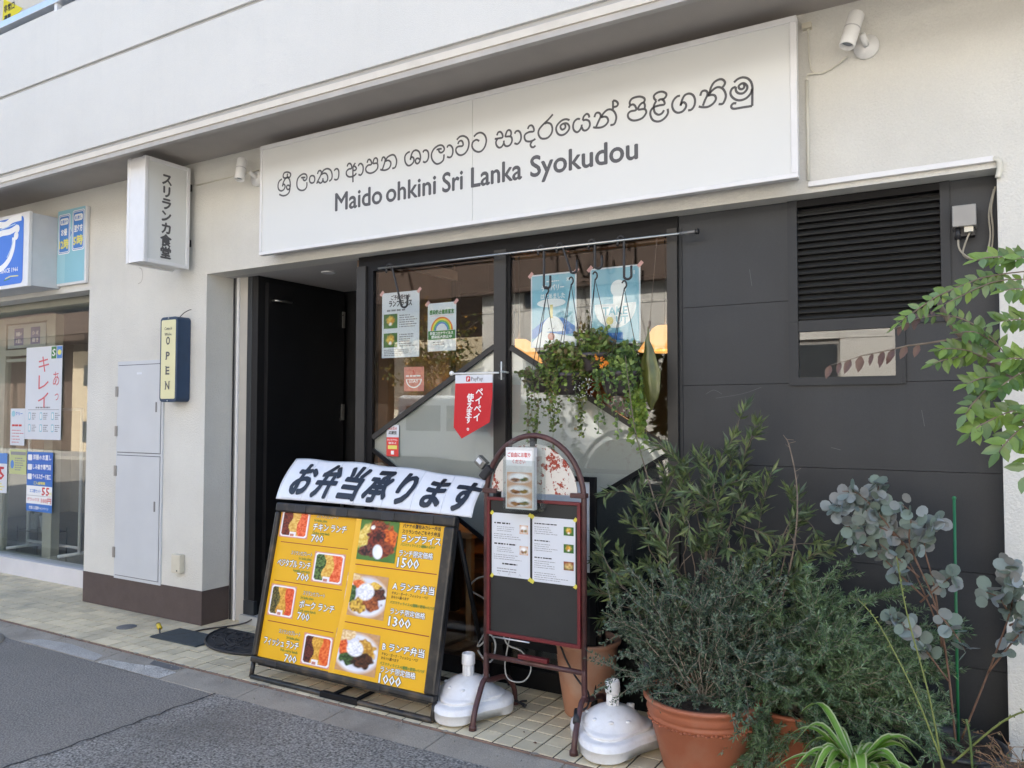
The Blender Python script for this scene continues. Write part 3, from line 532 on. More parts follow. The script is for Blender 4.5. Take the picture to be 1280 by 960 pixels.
# ------------------------------------------------------------------ cleaning shop at the left
SH = thing('cleaning_shop_front', 'glass front of the dry cleaning shop left of the white pier', 'shopfront')
SFR = mat('shop cream grey frame', (.40, .40, .33), .5, .06, 8)
box((-12, 4.04, 0), (-6.25, 4.2, .15), 'sill', mat('white painted sill', (.66, .65, .66), .6, .06, 5), SH); box((-12, 4.09, .15), (-6.262, 4.098, ZB-.0), 'pane', GLASS, SH)
box((-12, 4.02, ZB-.04), (-6.25, 4.18, ZB+.02), 'head', SFR, SH); box((-6.262, 4.05, .15), (-6.245, 4.15, ZB-.04), 'jamb', ALU, SH)
fr = MB()
for a, b in (((-8.70, 4.30, .02), (-8.57, 4.36, 2.46)), ((-7.83, 4.30, .02), (-7.68, 4.38, 2.46)), ((-8.57, 4.30, 2.405), (-7.83, 4.36, 2.46)), ((-8.57, 4.30, 2.08), (-7.83, 4.36, 2.14)), ((-8.57, 4.30, .02), (-7.83, 4.36, .12)), ((-8.57, 4.31, 2.02), (-7.83, 4.35, 2.05))): fr.box(a, b)
fr.build('inner_door_frame', SFR, SH); box((-8.57, 4.325, .12), (-7.83, 4.33, 2.08), 'inner_pane', GLASS, SH)
SW = mat('shop interior wall', (.30, .28, .24), .8, .1, 2); 
box((-12, 7.0, 0), (-6.3, 7.06, 2.7), 'back_wall', SW, SH); box((-6.29, 4.2, 0), (-6.23, 7.06, 2.7), 'side_wall', SW, SH); box((-12.06, 4.2, 0), (-12, 7.06, 2.7), 'side_wall', SW, SH)
box((-12, 4.2, -.01), (-6.29, 7, .02), 'shop_floor', mat('shop floor', (.16, .155, .14), .5, .1, 4), SH); box((-12, 4.181, 2.55), (-6.29, 7, 2.62), 'shop_ceiling', mat('shop ceiling', (.42, .42, .40), .8, .05, 3), SH)
MB().box((-8.6, 5.2, 2.50), (-6.4, 5.26, 2.545)).box((-8.6, 6.0, 2.50), (-6.4, 6.06, 2.545)).build('ceiling_tube_light', WHITEP, SH)
box((-8.3, 5.6, .02), (-6.4, 6.1, 1.55), 'dark_cabinet', mat('dark cabinet', (.03, .028, .028), .4, .3, 4), SH)
# garment rack
rk = thing('garment_rack', 'silver pipe garment rack behind the cleaning shop glass', 'rack'); m_ = ALUW
MB().tube([(-7.46, 4.45, .17), (-7.46, 4.45, 1.55)], .016, 10).build('post', m_, rk); MB().tube([(-8.36, 4.45, .17), (-8.36, 4.45, 1.55)], .016, 10).build('post', m_, rk)
MB().tube([(-7.46, 4.45, 1.54), (-8.36, 4.45, 1.54)], .014, 10).build('rail', m_, rk); MB().tube([(-7.46, 4.45, .22), (-8.36, 4.45, .22)], .014, 10).build('lower_rail', m_, rk)
for x in (-7.46, -8.36): MB().tube([(x, 4.25, .17), (x, 4.68, .17)], .016, 8).build('foot', m_, rk)
ps = thing('plant_stand', 'thin black wire plant stand behind the cleaning shop glass', 'stand')
for x in (-8.5, -7.97):
    for y in (4.42, 4.62): MB().tube([(x, y, .02), (x, y, .36)], .005, 6).build('leg', BLACKP, ps)
MB().tube([(-8.5, 4.42, .32), (-7.97, 4.42, .32), (-7.97, 4.62, .32), (-8.5, 4.62, .32), (-8.5, 4.42, .32)], .005, 6).build('ring', BLACKP, ps)
for x, r_, lb in ((-8.40, .06, 'smaller white plant pot on the wire stand behind the shop glass'), (-8.12, .085, 'larger grey plant pot on the wire stand behind the shop glass')):
    q = thing('plant_pot', lb, 'plant pot'); MB().lathe([(r_*.7, .325), (r_, .48), (r_*.93, .48), (r_*.9, .46), (.001, .46)], (x, 4.52, 0), 20).build('pot', mat('pot %d' % (r_*1000), (.5, .5, .48) if r_ < .07 else (.35, .36, .37), .5, .1, 9), q)
    mb = MB(); rq = random.Random(int(r_*999))
    for i in range(40):
        a = rq.uniform(0, 6.28); l = rq.uniform(.06, .2); p = Vector((x, 4.52, .47)); d = Vector((math.cos(a)*.5, math.sin(a)*.5, 1)).normalized()*l; s_ = Vector((-math.sin(a), math.cos(a), 0))*.012
        mb.add([p, p+d*.6+s_, p+d, p+d*.6-s_], [(0, 1, 2, 3)])
    mb.build('foliage', mat('dull indoor foliage', (.05, .09, .03), .5, .3, 20), q)
# shop signs
BS = thing('shop_sign', 'blue and white box sign of the cleaning shop reading SINCE 1966 at the left edge', 'shop sign')
box((-8.3, 3.512, 2.545), (-6.675, F-.002, 3.14), 'box', mat('sign body grey', (.60, .62, .64), .5, .05, 8), BS); box((-8.3, 3.500, 2.535), (-6.668, 3.53, 3.15), 'frame', ALUW, BS, bevel=.004)
Pn = Print(facade(-6.668, 3.499, 2.535)); BLUE = mat('sign blue', (.015, .14, .62), .4, .02, 4); LB = mat('pale blue', (.45, .60, .80), .4, 0)
Pn.rrect(-1.4, .03, -.075, .585, .035, BLUE, .0008)
Pn.text('SINCE 1966', -.145, .135, .050, WHITEINK, .27, .001, 'RIGHT', w=.0016)
Pn.stroke(spline([(-.62, .48, 0), (-.50, .55, 0), (-.36, .54, 0), (-.25, .57, 0), (-.11, .575, 0)]), .055, WHITEINK, .0012)
Pn.stroke(spline([(-.62, .40, 0), (-.45, .47, 0), (-.28, .475, 0), (-.17, .50, 0)]), .05, WHITEINK, .0014); Pn.disc(-.17, .485, .034, .034, WHITEINK, .0016); Pn.disc(-.185, .43, .034, .034, WHITEINK, .0016)
Pn.stroke(spline([(-.22, .42, 0), (-.23, .33, 0), (-.29, .24, 0), (-.40, .18, 0), (-.55, .16, 0)]), .052, WHITEINK, .0014); Pn.stroke(spline([(-.23, .40, 0), (-.26, .33, 0), (-.32, .26, 0)]), .012, LB, .0018); Pn.stroke(spline([(-.5, .50, 0), (-.35, .515, 0), (-.2, .53, 0)]), .008, LB, .0018)
Pn.stroke([(-.34, .085), (-.26, .10), (-.14, .095)], .008, YELINK, .0014); Pn.stroke([(-.36, .07), (-.26, .08)], .008, GREENINK, .0014); Pn.build('lettering', BS)
TS = thing('hours_sign', 'pale blue wall sign with the times 12 and 5 o\'clock beside the blue box sign', 'sign')
box((-6.672, F-.030, 2.562), (-6.262, F-.002, 3.192), 'panel', ALUW, TS, bevel=.003); o0 = facade(-6.672, F-.0305, 2.562); Pn = Print(o0)
SKB = mat('sky blue print', (.28, .56, .66), .4, .03, 3); TB = mat('tag blue', (.06, .22, .60), .4, 0)
Pn.rect(.0, .02, .392, .63, SKB, .0006); Pn.rect(.0, .02, .115, .30, mat('sky blue print light', (.36, .62, .70), .4, 0), .0008)
for u0, u1, vb, a, b_, c_ in ((.012, .182, .262, 'お預かり', 'お昼', '12時'), (.213, .388, .275, 'お渡し', '翌夕方', '5時')):
    Pn.rrect(u0, vb, u1, vb+.335, .022, WHITEINK, .0010); Pn.rrect(u0+.008, vb+.008, u1-.008, vb+.327, .018, TB, .0013); Pn.rrect(u0+.013, vb+.013, u1-.013, vb+.322, .016, WHITEINK, .0015); Pn.rrect(u0+.019, vb+.019, u1-.019, vb+.316, .014, TB, .0018)
    um = (u0+u1)/2; Pn.rrect(um-.06, vb+.245, um+.06, vb+.300, .02, WHITEINK, .0022); Pn.text(a, um, vb+.258, .033, TB, .10, .0008, 'CENTER', w=.0027); Pn.text(b_, um, vb+.16, .06, WHITEINK, .115 if len(b_) > 2 else .085, .0025, 'CENTER', w=.0024); Pn.text(c_, um, vb+.05, .088, YELINK, .130, .0035, 'CENTER', w=.0024)
Pn.poly([(.186, .39), (.21, .43), (.186, .47)], TB, .0016); Pn.stroke([(.186, .385), (.212, .43), (.186, .475)], .004, WHITEINK, .0018); Pn.build('print', TS)
# posters on the shop glass
def sheet(name, label, cat, x0, z0, x1, z1, y, m=PAPER, curl=0.0):
    t = thing(name, label, cat); mb = MB(); n = 6 if curl else 1
    for i in range(n):
        a, b = i/n, (i+1)/n; ya_, yb_ = y-curl*abs(2*a-1)**3, y-curl*abs(2*b-1)**3; xa_, xb_ = x0+(x1-x0)*a, x0+(x1-x0)*b
        mb.add([(xa_, ya_, z0), (xb_, yb_, z0), (xb_, yb_, z1), (xa_, ya_, z1), (xa_, ya_+.0008, z0), (xb_, yb_+.0008, z0), (xb_, yb_+.0008, z1), (xa_, ya_+.0008, z1)], [(0, 1, 2, 3), (5, 4, 7, 6), (0, 4, 5, 1), (3, 2, 6, 7)])
    mb.build('sheet', m, t); return t, Print(facade(x0, y-curl, z0))
t, Pn = sheet('poster', 'tall white poster with red brush characters on the cleaning shop glass', 'poster', -7.765, 1.262, -7.170, 2.118, 4.082)
for i, ch in enumerate('キレイ'): Pn.text(ch, .30, .63-i*.165, .17, mat('soft red ink', (.62, .12, .14), .5, 0), .17, -.001, 'CENTER', res=2)
Pn.text('あ', .505, .50, .15, MATS['soft red ink'], .10, -.002, 'CENTER', res=2); Pn.text('っ', .52, .36, .12, MATS['soft red ink'], .06, -.002, 'CENTER', res=2)
Pn.rect(.42, .74, .50, .85, GREENINK); Pn.rect(.51, .74, .59, .85, TB); Pn.disc(.55, .795, .03, .025, YELINK, .0014); Pn.text('S', .46, .765, .09, WHITEINK, .05, .002, 'CENTER', w=.0016)
Pn.rect(.05, .272, .56, .276, GREYINK); Pn.fake(.18, .28, .55, .31, 1, GREYINK)
for i in range(3):
    for j in range(2): Pn.rrect(.06+i*.19, .18-j*.11, .10+i*.19, .25-j*.11, .008, SKB); Pn.rrect(.068+i*.19, .19-j*.11, .092+i*.19, .24-j*.11, .006, WHITEINK, .0014); Pn.fake(.12+i*.19, .18-j*.11, .20+i*.19, .25-j*.11, 4, GREYINK)
Pn.build('print', t)
t, Pn = sheet('poster', 'blue service banner listing repairs and stain removal hung under the brush character poster', 'poster', -7.709, .60, -7.283, 1.146, 4.082, mat('banner blue', (.03, .16, .52), .45, 0))
for i, s in enumerate(('洋服のお直し', 'しみ抜き専門店', 'ウイルスガード加工')):
    v = .455-i*.088; Pn.rrect(.005, v, .42, v+.078, .008, BLUEINK); Pn.rrect(.015, v+.012, .085, v+.066, .01, WHITEINK, .0014); Pn.text(s, .10, v+.024, .052, WHITEINK, .30, .0015, w=.0015)
Pn.rect(.0, .07, .425, .235, WHITEINK, .0012); Pn.text('ご入会特典', .12, .25, .03, YELINK, .19, .0012); Pn.text('55', .26, .155, .10, REDINK, .12, .003, w=.0016); Pn.text('円', .385, .155, .035, YELINK, .03, .001, w=.0016); Pn.text('エコ割セット', .06, .175, .035, TB, .18, .001, w=.0016); Pn.rect(.01, .143, .41, .146, GREYINK, .0016)
Pn.text('デラックス', .02, .095, .035, REDINK, .20, .0006, w=.0016); Pn.text('100円', .25, .085, .055, REDINK, .16, .002, w=.0016); Pn.text('衣替え 応援キャンペーン', .05, .022, .032, WHITEINK, .32, .0008, w=.0016); Pn.build('print', t)
t, Pn = sheet('poster', 'white notice with red lines partly behind the brush character poster', 'poster', -8.02, 1.20, -7.772, 1.548, 4.084); Pn.disc(.05, .30, .032, .028, SKB); Pn.text('クリー', .09, .285, .04, TB, .12, .001); Pn.fake(.03, .17, .24, .21, 1, REDINK); Pn.fake(.03, .02, .24, .16, 5, REDINK, fill=.2); Pn.build('print', t)
t, Pn = sheet('poster', 'pale yellow green notice low on the cleaning shop glass', 'poster', -8.02, .93, -7.73, 1.16, 4.084, mat('pale yellow green paper', (.52, .56, .26), .6, .03, 5)); Pn.rect(.02, .18, .28, .21, GREYINK); Pn.disc(.05, .09, .03, .04, TB); Pn.fake(.10, .03, .27, .16, 6, GREYINK); Pn.build('print', t)
t, Pn = sheet('poster', 'small poster with a red figure at the far left of the cleaning shop glass', 'poster', -8.25, .74, -8.06, 1.12, 4.084); Pn.rect(0, .28, .19, .38, TB); Pn.text('5', .05, .13, .17, REDINK, .09, .004); Pn.fake(.02, .02, .17, .1, 3, YELINK); Pn.build('print', t)
t, Pn = sheet('window_sign', 'white strip with two blue squares in the transom of the inner shop door', 'sign', -8.55, 2.155, -7.86, 2.39, 4.31, mat('pale strip', (.42, .46, .44), .6, .02, 4))
for u in (.12, .42): Pn.rect(u, .03, u+.17, .2, mat('faded tag blue', (.07, .10, .25), .5, 0))
for u, a, b_ in ((.205, '洋服の', 'お直し'), (.505, 'シミ', '抜き')): Pn.text(a, u, .125, .045, WHITEINK, .11, .001, 'CENTER', w=.0018); Pn.text(b_, u, .055, .045, WHITEINK, .11, .001, 'CENTER', w=.0018)
Pn.build('print', t)

# ------------------------------------------------------------------ in and on the restaurant window
def food(n, kind, seed):
    y, x = np.mgrid[0:n, 0:n]/(n-1); nz = lambda c, s: noise2(n, n, c, seed*10+s)[..., None]; A = np.ones((n, n, 3))
    def blob(cx, cy, rx, ry, c0, c1, cell=2, k=1, rot=0, edge=.25):
        nonlocal A
        dx, dy = x-cx, y-cy; a, b_ = dx*math.cos(rot)+dy*math.sin(rot), -dx*math.sin(rot)+dy*math.cos(rot)
        d = np.sqrt((a/rx)**2+(b_/ry)**2)+(nz(n/12, k+3)[..., 0]-.5)*edge*2; mk = np.clip((1-d)*n*.08+.5, 0, 1)[..., None]; t = np.clip(nz(cell, k)*1.6-.3, 0, 1)
        A = A*(1-mk)+(np.array(rgb(c0))*(1-t)+np.array(rgb(c1))*t)*mk
    if kind == 'lamprais':
        A = np.array(rgb('3f6f2c'))*(1-nz(n/5, 1)*.5)+np.array(rgb('6f9a4a'))*nz(n/5, 1)*.5
        blob(.25, .55, .22, .33, 'd8b444', 'f2dd86', 2, 1, -.6); blob(.52, .72, .26, .25, '4a1a12', 'a8502c', 2.5, 2); blob(.78, .5, .2, .3, 'a8340c', 'e8762a', 2, 4); blob(.5, .42, .24, .28, '30100c', '8a3020', 2.5, 5); blob(.3, .22, .2, .14, '28121a', '7a4038', 2, 6); blob(.68, .3, .22, .2, '561a10', 'a04a28', 2.5, 7); blob(.38, .78, .05, .05, 'ffffff', 'e8e0d8', 3, 8); blob(.56, .22, .12, .17, 'e8ecf0', 'ffffff', 9, 9, .2, .02)
    elif kind in ('A', 'B'):
        A = A*np.array(rgb('c79a6c'))*(.9+.2*nz(3, 1)); blob(.52, .48, .50, .46, 'dfe2ee', 'f0f2f8', 9, 1, 0, .0); blob(.52, .48, .41, .38, 'd2d6e6', 'e6e8f2', 9, 2, 0, .0)
        if kind == 'A':
            blob(.2, .86, .24, .13, 'd8b078', 'f0d8a8', 2, 3, -.3); blob(.34, .76, .15, .11, 'd05018', 'f08a50', 2, 4); blob(.68, .74, .17, .1, 'd8a030', 'f0cc60', 2, 5); blob(.16, .5, .12, .2, '1c3c18', '5a8048', 2, 6); blob(.34, .26, .2, .18, '8a5a18', 'e8c050', 2.5, 7); blob(.82, .58, .16, .15, '2a1410', '6a3828', 2, 8); blob(.68, .34, .2, .18, '6a2c14', 'b8683a', 2.5, 9); blob(.5, .60, .2, .2, 'd8dae4', 'ffffff', 2, 10, 0, .03)
        else:
            blob(.2, .84, .26, .13, 'd8b078', 'f4dfb4', 2, 3, .4); blob(.22, .55, .13, .2, 'c83c10', 'f07a40', 2, 4); blob(.72, .62, .2, .24, 'b07820', 'e0b450', 2, 5, .7); blob(.36, .32, .2, .15, '14300f', '4a6a38', 2, 6); blob(.68, .34, .24, .2, '1c0d08', '58301c', 2.5, 7); blob(.48, .58, .19, .19, 'd8dae4', 'ffffff', 2, 10, 0, .03)
    elif kind.startswith('box'):
        A = A*np.array(rgb('d99a80')); d = np.maximum(np.abs(x-.5), np.abs(y-.5)*1.0); r_ = np.maximum(np.sqrt(np.maximum(np.abs(x-.5)-.36, 0)**2+np.maximum(np.abs(y-.5)-.36, 0)**2), 0)
        A[r_ < .11] = rgb('f2eef2'); inner = (r_ < .055) & ~((y < .22) & (np.abs(x-.48) < .12)); cols = {'box1': (('4a1a14', '8a3a24'), ('d8a040', 'f0cc70'), ('d84818', 'f88050')), 'box2': (('20351a', '6a8a48'), ('d89a38', 'eecb6a'), ('e05020', 'f88858')), 'box3': (('2c2a18', '7a7038'), ('c88a28', 'e8b850'), ('d04018', 'f07040')), 'box4': (('28100f', '6a3028'), ('c88a28', 'e8b850'), ('d84c18', 'f08040'))}[kind]
        e1 = .36+.06*np.sin(y*9+seed); e2 = .63+.05*np.sin(y*7+seed*2)
        for i, mk in enumerate((inner & (x < e1), inner & (x >= e1) & (x < e2), inner & (x >= e2))):
            t = np.clip(noise2(n, n, 1.8, seed*7+i)*1.7-.35, 0, 1)[..., None]; v_ = np.array(rgb(cols[i][0]))*(1-t)+np.array(rgb(cols[i][1]))*t; A[mk] = v_[mk]
        A[(y < .14) & (y > .05) & (np.abs(x-.46) < .07)] = rgb('c08070')
    elif kind == 'small':
        A = np.array(rgb('3a6a2c'))*(.7+.6*nz(4, 1)); blob(.5, .55, .26, .3, 'c88a20', 'f0cc60', 3, 2); blob(.5, .3, .1, .12, 'e8e4dc', 'ffffff', 4, 3)
    elif kind == 'plate':
        A = A*np.array(rgb('cfa684')); blob(.5, .5, .45, .42, 'dfe2e6', 'ffffff', 6, 1, 0, 0); blob(.35, .35, .2, .2, '5a3010', 'a87030', 3, 2); blob(.68, .4, .18, .2, '3c5a20', 'a07828', 3, 3); blob(.5, .62, .2, .18, 'f0f0f0', 'ffffff', 4, 4)
    elif kind == 'brownplate':
        A = A*np.array(rgb('8a4a34'))*(.9+.2*nz(4, 1)); blob(.5, .4, .46, .3, '3c6a34', '5a8444', 6, 1, 0, 0); blob(.5, .5, .36, .34, 'b88a50', 'e0c080', 3, 2)
    return A
PY_ = GW+.014
TAPE = mat('pink tape', (.70, .38, .36), .6, 0)
def taped(P, w_, h, s=.028):
    for u, v in ((0, h), (w_, h)): P.poly([(u-s*.7, v-s*.2), (u+s*.2, v+s*.7), (u+s*.7, v+s*.2), (u-s*.2, v-s*.7)], TAPE, .002)
def win_sheet(name, label, cat, x0, z0, x1, z1, m=PAPER): return sheet(name, label, cat, x0, z0, x1, z1, GW+.016, m)
# posters are stuck on the inside of the glass
t, Pn = win_sheet('menu_poster', 'white menu sheet with two food photos taped inside the left window pane', 'poster', -3.285, 1.852, -2.990, 2.262)
Pn.text('ご予約受付中', .148, .365, .032, BLACKINK, .15, .0008, 'CENTER'); Pn.text('ランプライス', .148, .322, .045, BLACKINK, .18, .0016, 'CENTER'); Pn.fake(.04, .285, .25, .31, 1, GREYINK)
for v in (.185, .065): picture(Pn.M, .015, v, .125, v+.09, food(22, 'small', int(v*100)), 'food_photo', t); Pn.fake(.14, v, .28, v+.085, 6, GREYINK)
Pn.fake(.02, .01, .27, .055, 4, GREYINK); taped(Pn, .295, .41); Pn.build('print', t)
t, Pn = win_sheet('rainbow_poster', 'white and green poster with a rainbow inside the left window pane', 'poster', -2.925, 1.880, -2.715, 2.172)
for i, m_ in enumerate((mat('rainbow orange', (.70, .18, .03), .5, 0), mat('rainbow yellow', (.75, .60, .05), .5, 0), mat('rainbow green', (.10, .40, .12), .5, 0), mat('rainbow blue', (.08, .20, .50), .5, 0), PAPER)): Pn.disc(.105, .125, .082-i*.0105, .082-i*.0105, m_, .0008+.0003*i, 24, 0, 180)
Pn.rect(.005, .07, .205, .123, GREENINK, .0024); Pn.text('新型コロナウイルス', .105, .10, .02, WHITEINK, .17, .0006, 'CENTER', w=.003); Pn.text('感染拡大防止中', .105, .078, .02, WHITEINK, .15, .0006, 'CENTER', w=.003); Pn.text('感染防止徹底宣言', .105, .225, .03, GREENINK, .18, .001, 'CENTER'); Pn.rect(.02, .213, .19, .215, TAPE); Pn.fake(.04, .035, .17, .06, 2, GREYINK); taped(Pn, .21, .292); Pn.build('print', t)
t, Pn = win_sheet('pink_poster', 'small salmon pink poster with a white bowl drawing inside the left window pane', 'poster', -3.105, 1.640, -2.952, 1.790, mat('salmon paper', (.66, .24, .19), .6, 0))
Pn.disc(.076, .075, .062, .055, WHITEINK, .001, 20, 180, 360); Pn.disc(.076, .072, .052, .045, mat('salmon paper', (0, 0, 0)), .0014, 20, 180, 360); Pn.text('STAY', .076, .052, .03, WHITEINK, .07, .001, 'CENTER', w=.002); Pn.fake(.015, .085, .135, .105, 1, WHITEINK); Pn.stroke([(.072, .09), (.072, .13)], .006, REDINK); Pn.stroke([(.084, .09), (.084, .12)], .006, REDINK); Pn.build('print', t)
t, Pn = sheet('sticker', 'narrow red and white sticker on the frosted diamond of the left window pane', 'sticker', -3.226, 1.238, -3.130, 1.434, GW-.002)
Pn.rect(0, 0, .096, .118, mat('sticker red', (.68, .05, .04), .45, 0), .0008); Pn.text('みんなの', .048, .165, .022, REDINK, .07, .0006, 'CENTER'); Pn.text('応援団', .048, .138, .022, BLACKINK, .06, .0006, 'CENTER'); Pn.text('テイクアウト', .048, .095, .015, WHITEINK, .08, .0004, 'CENTER', w=.002); Pn.text('始めました', .048, .077, .015, WHITEINK, .06, .0004, 'CENTER', w=.002); Pn.rect(.012, .045, .084, .068, YELINK, .0014); Pn.rect(.036, .012, .06, .035, WHITEINK, .0014); Pn.build('print', t)
CY1 = mat('poster cyan', (.24, .50, .62), .5, .02, 3); CY2 = mat('poster light cyan', (.35, .58, .70), .5, 0); YL = mat('poster straw yellow', (.72, .60, .22), .5, 0)
t, Pn = win_sheet('delivery_poster', 'light blue delivery poster with a white rice mound behind the hanging plants', 'poster', -2.203, 1.872, -1.918, 2.282)
Pn.rect(.008, .008, .277, .402, CY1, .0008); Pn.poly([(.008, .055), (.09, .15), (.277, .13), (.277, .008), (.008, .008)], TB, .001) if 0 else None
Pn.poly([(.008, .03), (.07, .09), (.277, .05), (.277, .008), (.008, .008)], WHITEINK, .0011); Pn.poly([(.008, .10), (.10, .16), (.20, .16), (.277, .11), (.277, .07), (.008, .05)], TB, .001)
Pn.disc(.14, .085, .07, .085, WHITEINK, .0014, 20, 0, 180); Pn.disc(.13, .245, .09, .024, WHITEINK, .0014); Pn.rect(.122, .16, .140, .235, YL, .0018); Pn.disc(.13, .058, .022, .022, mat('tomato', (.45, .10, .06), .5, 0), .002); Pn.stroke([(.11, .10), (.12, .105)], .004, GREYINK, .002); Pn.stroke([(.14, .10), (.15, .105)], .004, GREYINK, .002)
Pn.text('デリバリー', .14, .315, .038, WHITEINK, .14, .001, 'CENTER', w=.002); Pn.text('はじめました', .14, .27, .034, WHITEINK, .15, .001, 'CENTER', w=.002); Pn.fake(.10, .36, .19, .372, 1, WHITEINK); Pn.text('父さ', .255, .362, .022, WHITEINK, .03, .0006, 'RIGHT'); taped(Pn, .285, .41); Pn.build('print', t)
t, Pn = win_sheet('takeout_poster', 'light blue TAKE OUT poster with a white bowl behind the hanging plants', 'poster', -1.836, 1.872, -1.547, 2.284)
Pn.rect(.008, .008, .281, .404, CY1, .0008); Pn.disc(.145, .20, .118, .115, WHITEINK, .0012, 24, 180, 360); Pn.rect(.027, .20, .263, .215, WHITEINK, .0012); Pn.disc(.165, .295, .045, .045, WHITEINK, .0012); Pn.rect(.135, .20, .20, .26, WHITEINK, .0011)
Pn.text('TAKE', .145, .155, .062, CY1, .14, .0015, 'CENTER', w=.0016); Pn.text('UT', .185, .105, .062, CY1, .065, .0015, 'CENTER', w=.0016); Pn.disc(.115, .125, .021, .021, YL, .0018); Pn.rect(.09, .02, .19, .06, TB, .0014); Pn.text('父さ', .26, .365, .022, WHITEINK, .03, .0006, 'RIGHT'); taped(Pn, .289, .412); Pn.build('print', t)
# pennant
t = thing('pennant', 'red and white payment pennant hanging from a little rod on the window mullion', 'pennant')
PR = mat('pennant red', (.60, .012, .02), .5, .03, 4, trans=.1); x0, x1, zt, yp = -2.600, -2.350, 1.722, 3.72
MB().prism([(x0, yp, zt-.048), (x1, yp, zt-.048), (x1+.0, yp, 1.60), (x1-.018, yp, 1.455), (-2.555, yp, 1.362), (x0-.01, yp, 1.425)], (0, .001, 0)).build('cloth', PR, t); MB().prism([(x0, yp, zt), (x1, yp, zt-.002), (x1, yp, zt-.048), (x0, yp, zt-.048)], (0, .0012, 0)).build('header', PAPER, t)
MB().tube([(-2.625, yp, zt+.008), (-2.31, yp, zt+.006)], .005, 8).build('rod', WHITEP, t); MB().ball((-2.625, yp, zt+.010), .014).build('knob', WHITEP, t)
for z in (1.77, 1.735, 1.70): MB().lathe([(.012, -.008), (.016, 0), (.012, .008)], (-2.305, yp+.02, z), 14).build('suction_ring', CLEARP, t)
MB().tube([(-2.305, yp+.02, 1.69), (-2.305, yp+.02, 1.79)], .004, 6).tube([(-2.305, yp+.02, 1.735), (-2.325, GW-.03, 1.735)], .006, 6).build('holder', WHITEP, t)
Pn = Print(facade(x0, yp-.0004, 0)); Pn.rrect(.075, 1.683, .103, 1.713, .005, REDINK); Pn.text('P', .083, 1.688, .026, WHITEINK, .014, .001, w=.0016, shear=.2); Pn.text('PayPay', .110, 1.688, .030, GREYINK, .078, .0006)
for i, ch in enumerate('ペイペイ'): Pn.text(ch, .165-i*.006, 1.605-i*.047, .052, WHITEINK, None, .0012, 'CENTER', res=2)
for i, ch in enumerate('使えます。'): Pn.text(ch, .105-i*.004, 1.575-i*.041, .048, WHITEINK, None, .0012, 'CENTER', res=2)
Pn.build('lettering', t)
# interior furniture and lamps
LAMPO = mat('glowing orange lamp shade', (.90, .42, .12), .5, .05, 9, emit=.30)
def pendant(x, y, z, label, m_, shade):
    t = thing('pendant_lamp', label, 'lamp'); MB().tube([(x, y, z+.1), (x, y, 2.72)], .006, 6).build('cord', BLACKP if m_ is LAMPO else WHITEP, t); MB().lathe(shade, (x, y, z), 24).build('lamp_shade', m_, t)
    if m_ is LAMPO:
        l = D.lights.new('pendant_bulb', 'POINT'); l.energy = 2; l.color = (1, .62, .30); l.shadow_soft_size = .05; lo = D.objects.new('bulb_light', l); COL.objects.link(lo); lo.location = (x, y, z-.02); lo.parent = t
flare = [(.06, .13), (.09, .11), (.15, .01), (.185, -.04), (.18, -.045), (.13, .01), (.05, .10)]
pendant(-3.02, 5.15, 1.93, 'left orange glowing pendant lamp seen through the window beside the mullion', LAMPO, flare)
pendant(-1.87, 5.15, 1.97, 'right orange glowing pendant lamp seen through the window at its right edge', LAMPO, flare)
pendant(-3.82, 5.05, 2.32, 'white bell pendant lamp behind the upper left of the window', mat('frosted white lamp', (.55, .52, .46), .4, .05, 9), [(.02, .12), (.03, .08), (.08, .0), (.09, -.06), (.085, -.06), (.07, 0), (.02, .08)])
WOODL = mat('light table wood', (.42, .25, .12), .45, .2, 4); WOODD = mat('brown chair wood', (.20, .09, .04), .45, .2, 5)
def table(x, y, label):
    t = thing('table', label, 'table', 'wooden tables inside'); box((x-.4, y-.35, .70), (x+.4, y+.35, .74), 'tabletop', WOODL, t, bevel=.006)
    for a in (-.35, .32):
        for b in (-.3, .27): box((x+a, y+b, .04), (x+a+.04, y+b+.04, .70), 'leg', WOODL, t)
def chair(x, y, rz, label):
    t = thing('chair', label, 'chair', 'wooden chairs inside'); M = Matrix.Translation((x, y, 0)) @ Matrix.Rotation(rz, 4, 'Z')
    MB().box((-.21, -.21, .42), (.21, .21, .46), M=M).build('seat', WOODD, t, bevel=.008); MB().box((-.2, .185, .66), (.2, .21, .85), M=M).build('backrest', WOODD, t, bevel=.008)
    for a in (-.2, .165):
        for b in (-.2, .175): MB().box((a, b, .04), (a+.035, b+.035, .85 if b > 0 else .42), M=M).build('leg', WOODD, t)
table(-3.25, 4.62, 'light wooden table just inside the lower left window pane'); chair(-2.78, 4.62, R(-90), 'brown wooden chair right of the light table inside the window'); chair(-3.30, 5.25, 0, 'brown wooden chair behind the light table inside the window')
table(-1.9, 5.6, 'light wooden table deeper in the room behind the right window pane')
pc = thing('wall_picture', 'red framed picture on the brown wall inside the restaurant', 'picture'); box((-3.9, 7.97, 1.45), (-3.3, 8, 2.0), 'frame', WOODD, pc); box((-3.86, 7.96, 1.49), (-3.34, 7.975, 1.96), 'canvas', mat('picture red orange', (.5, .12, .04), .6, .5, 5), pc)
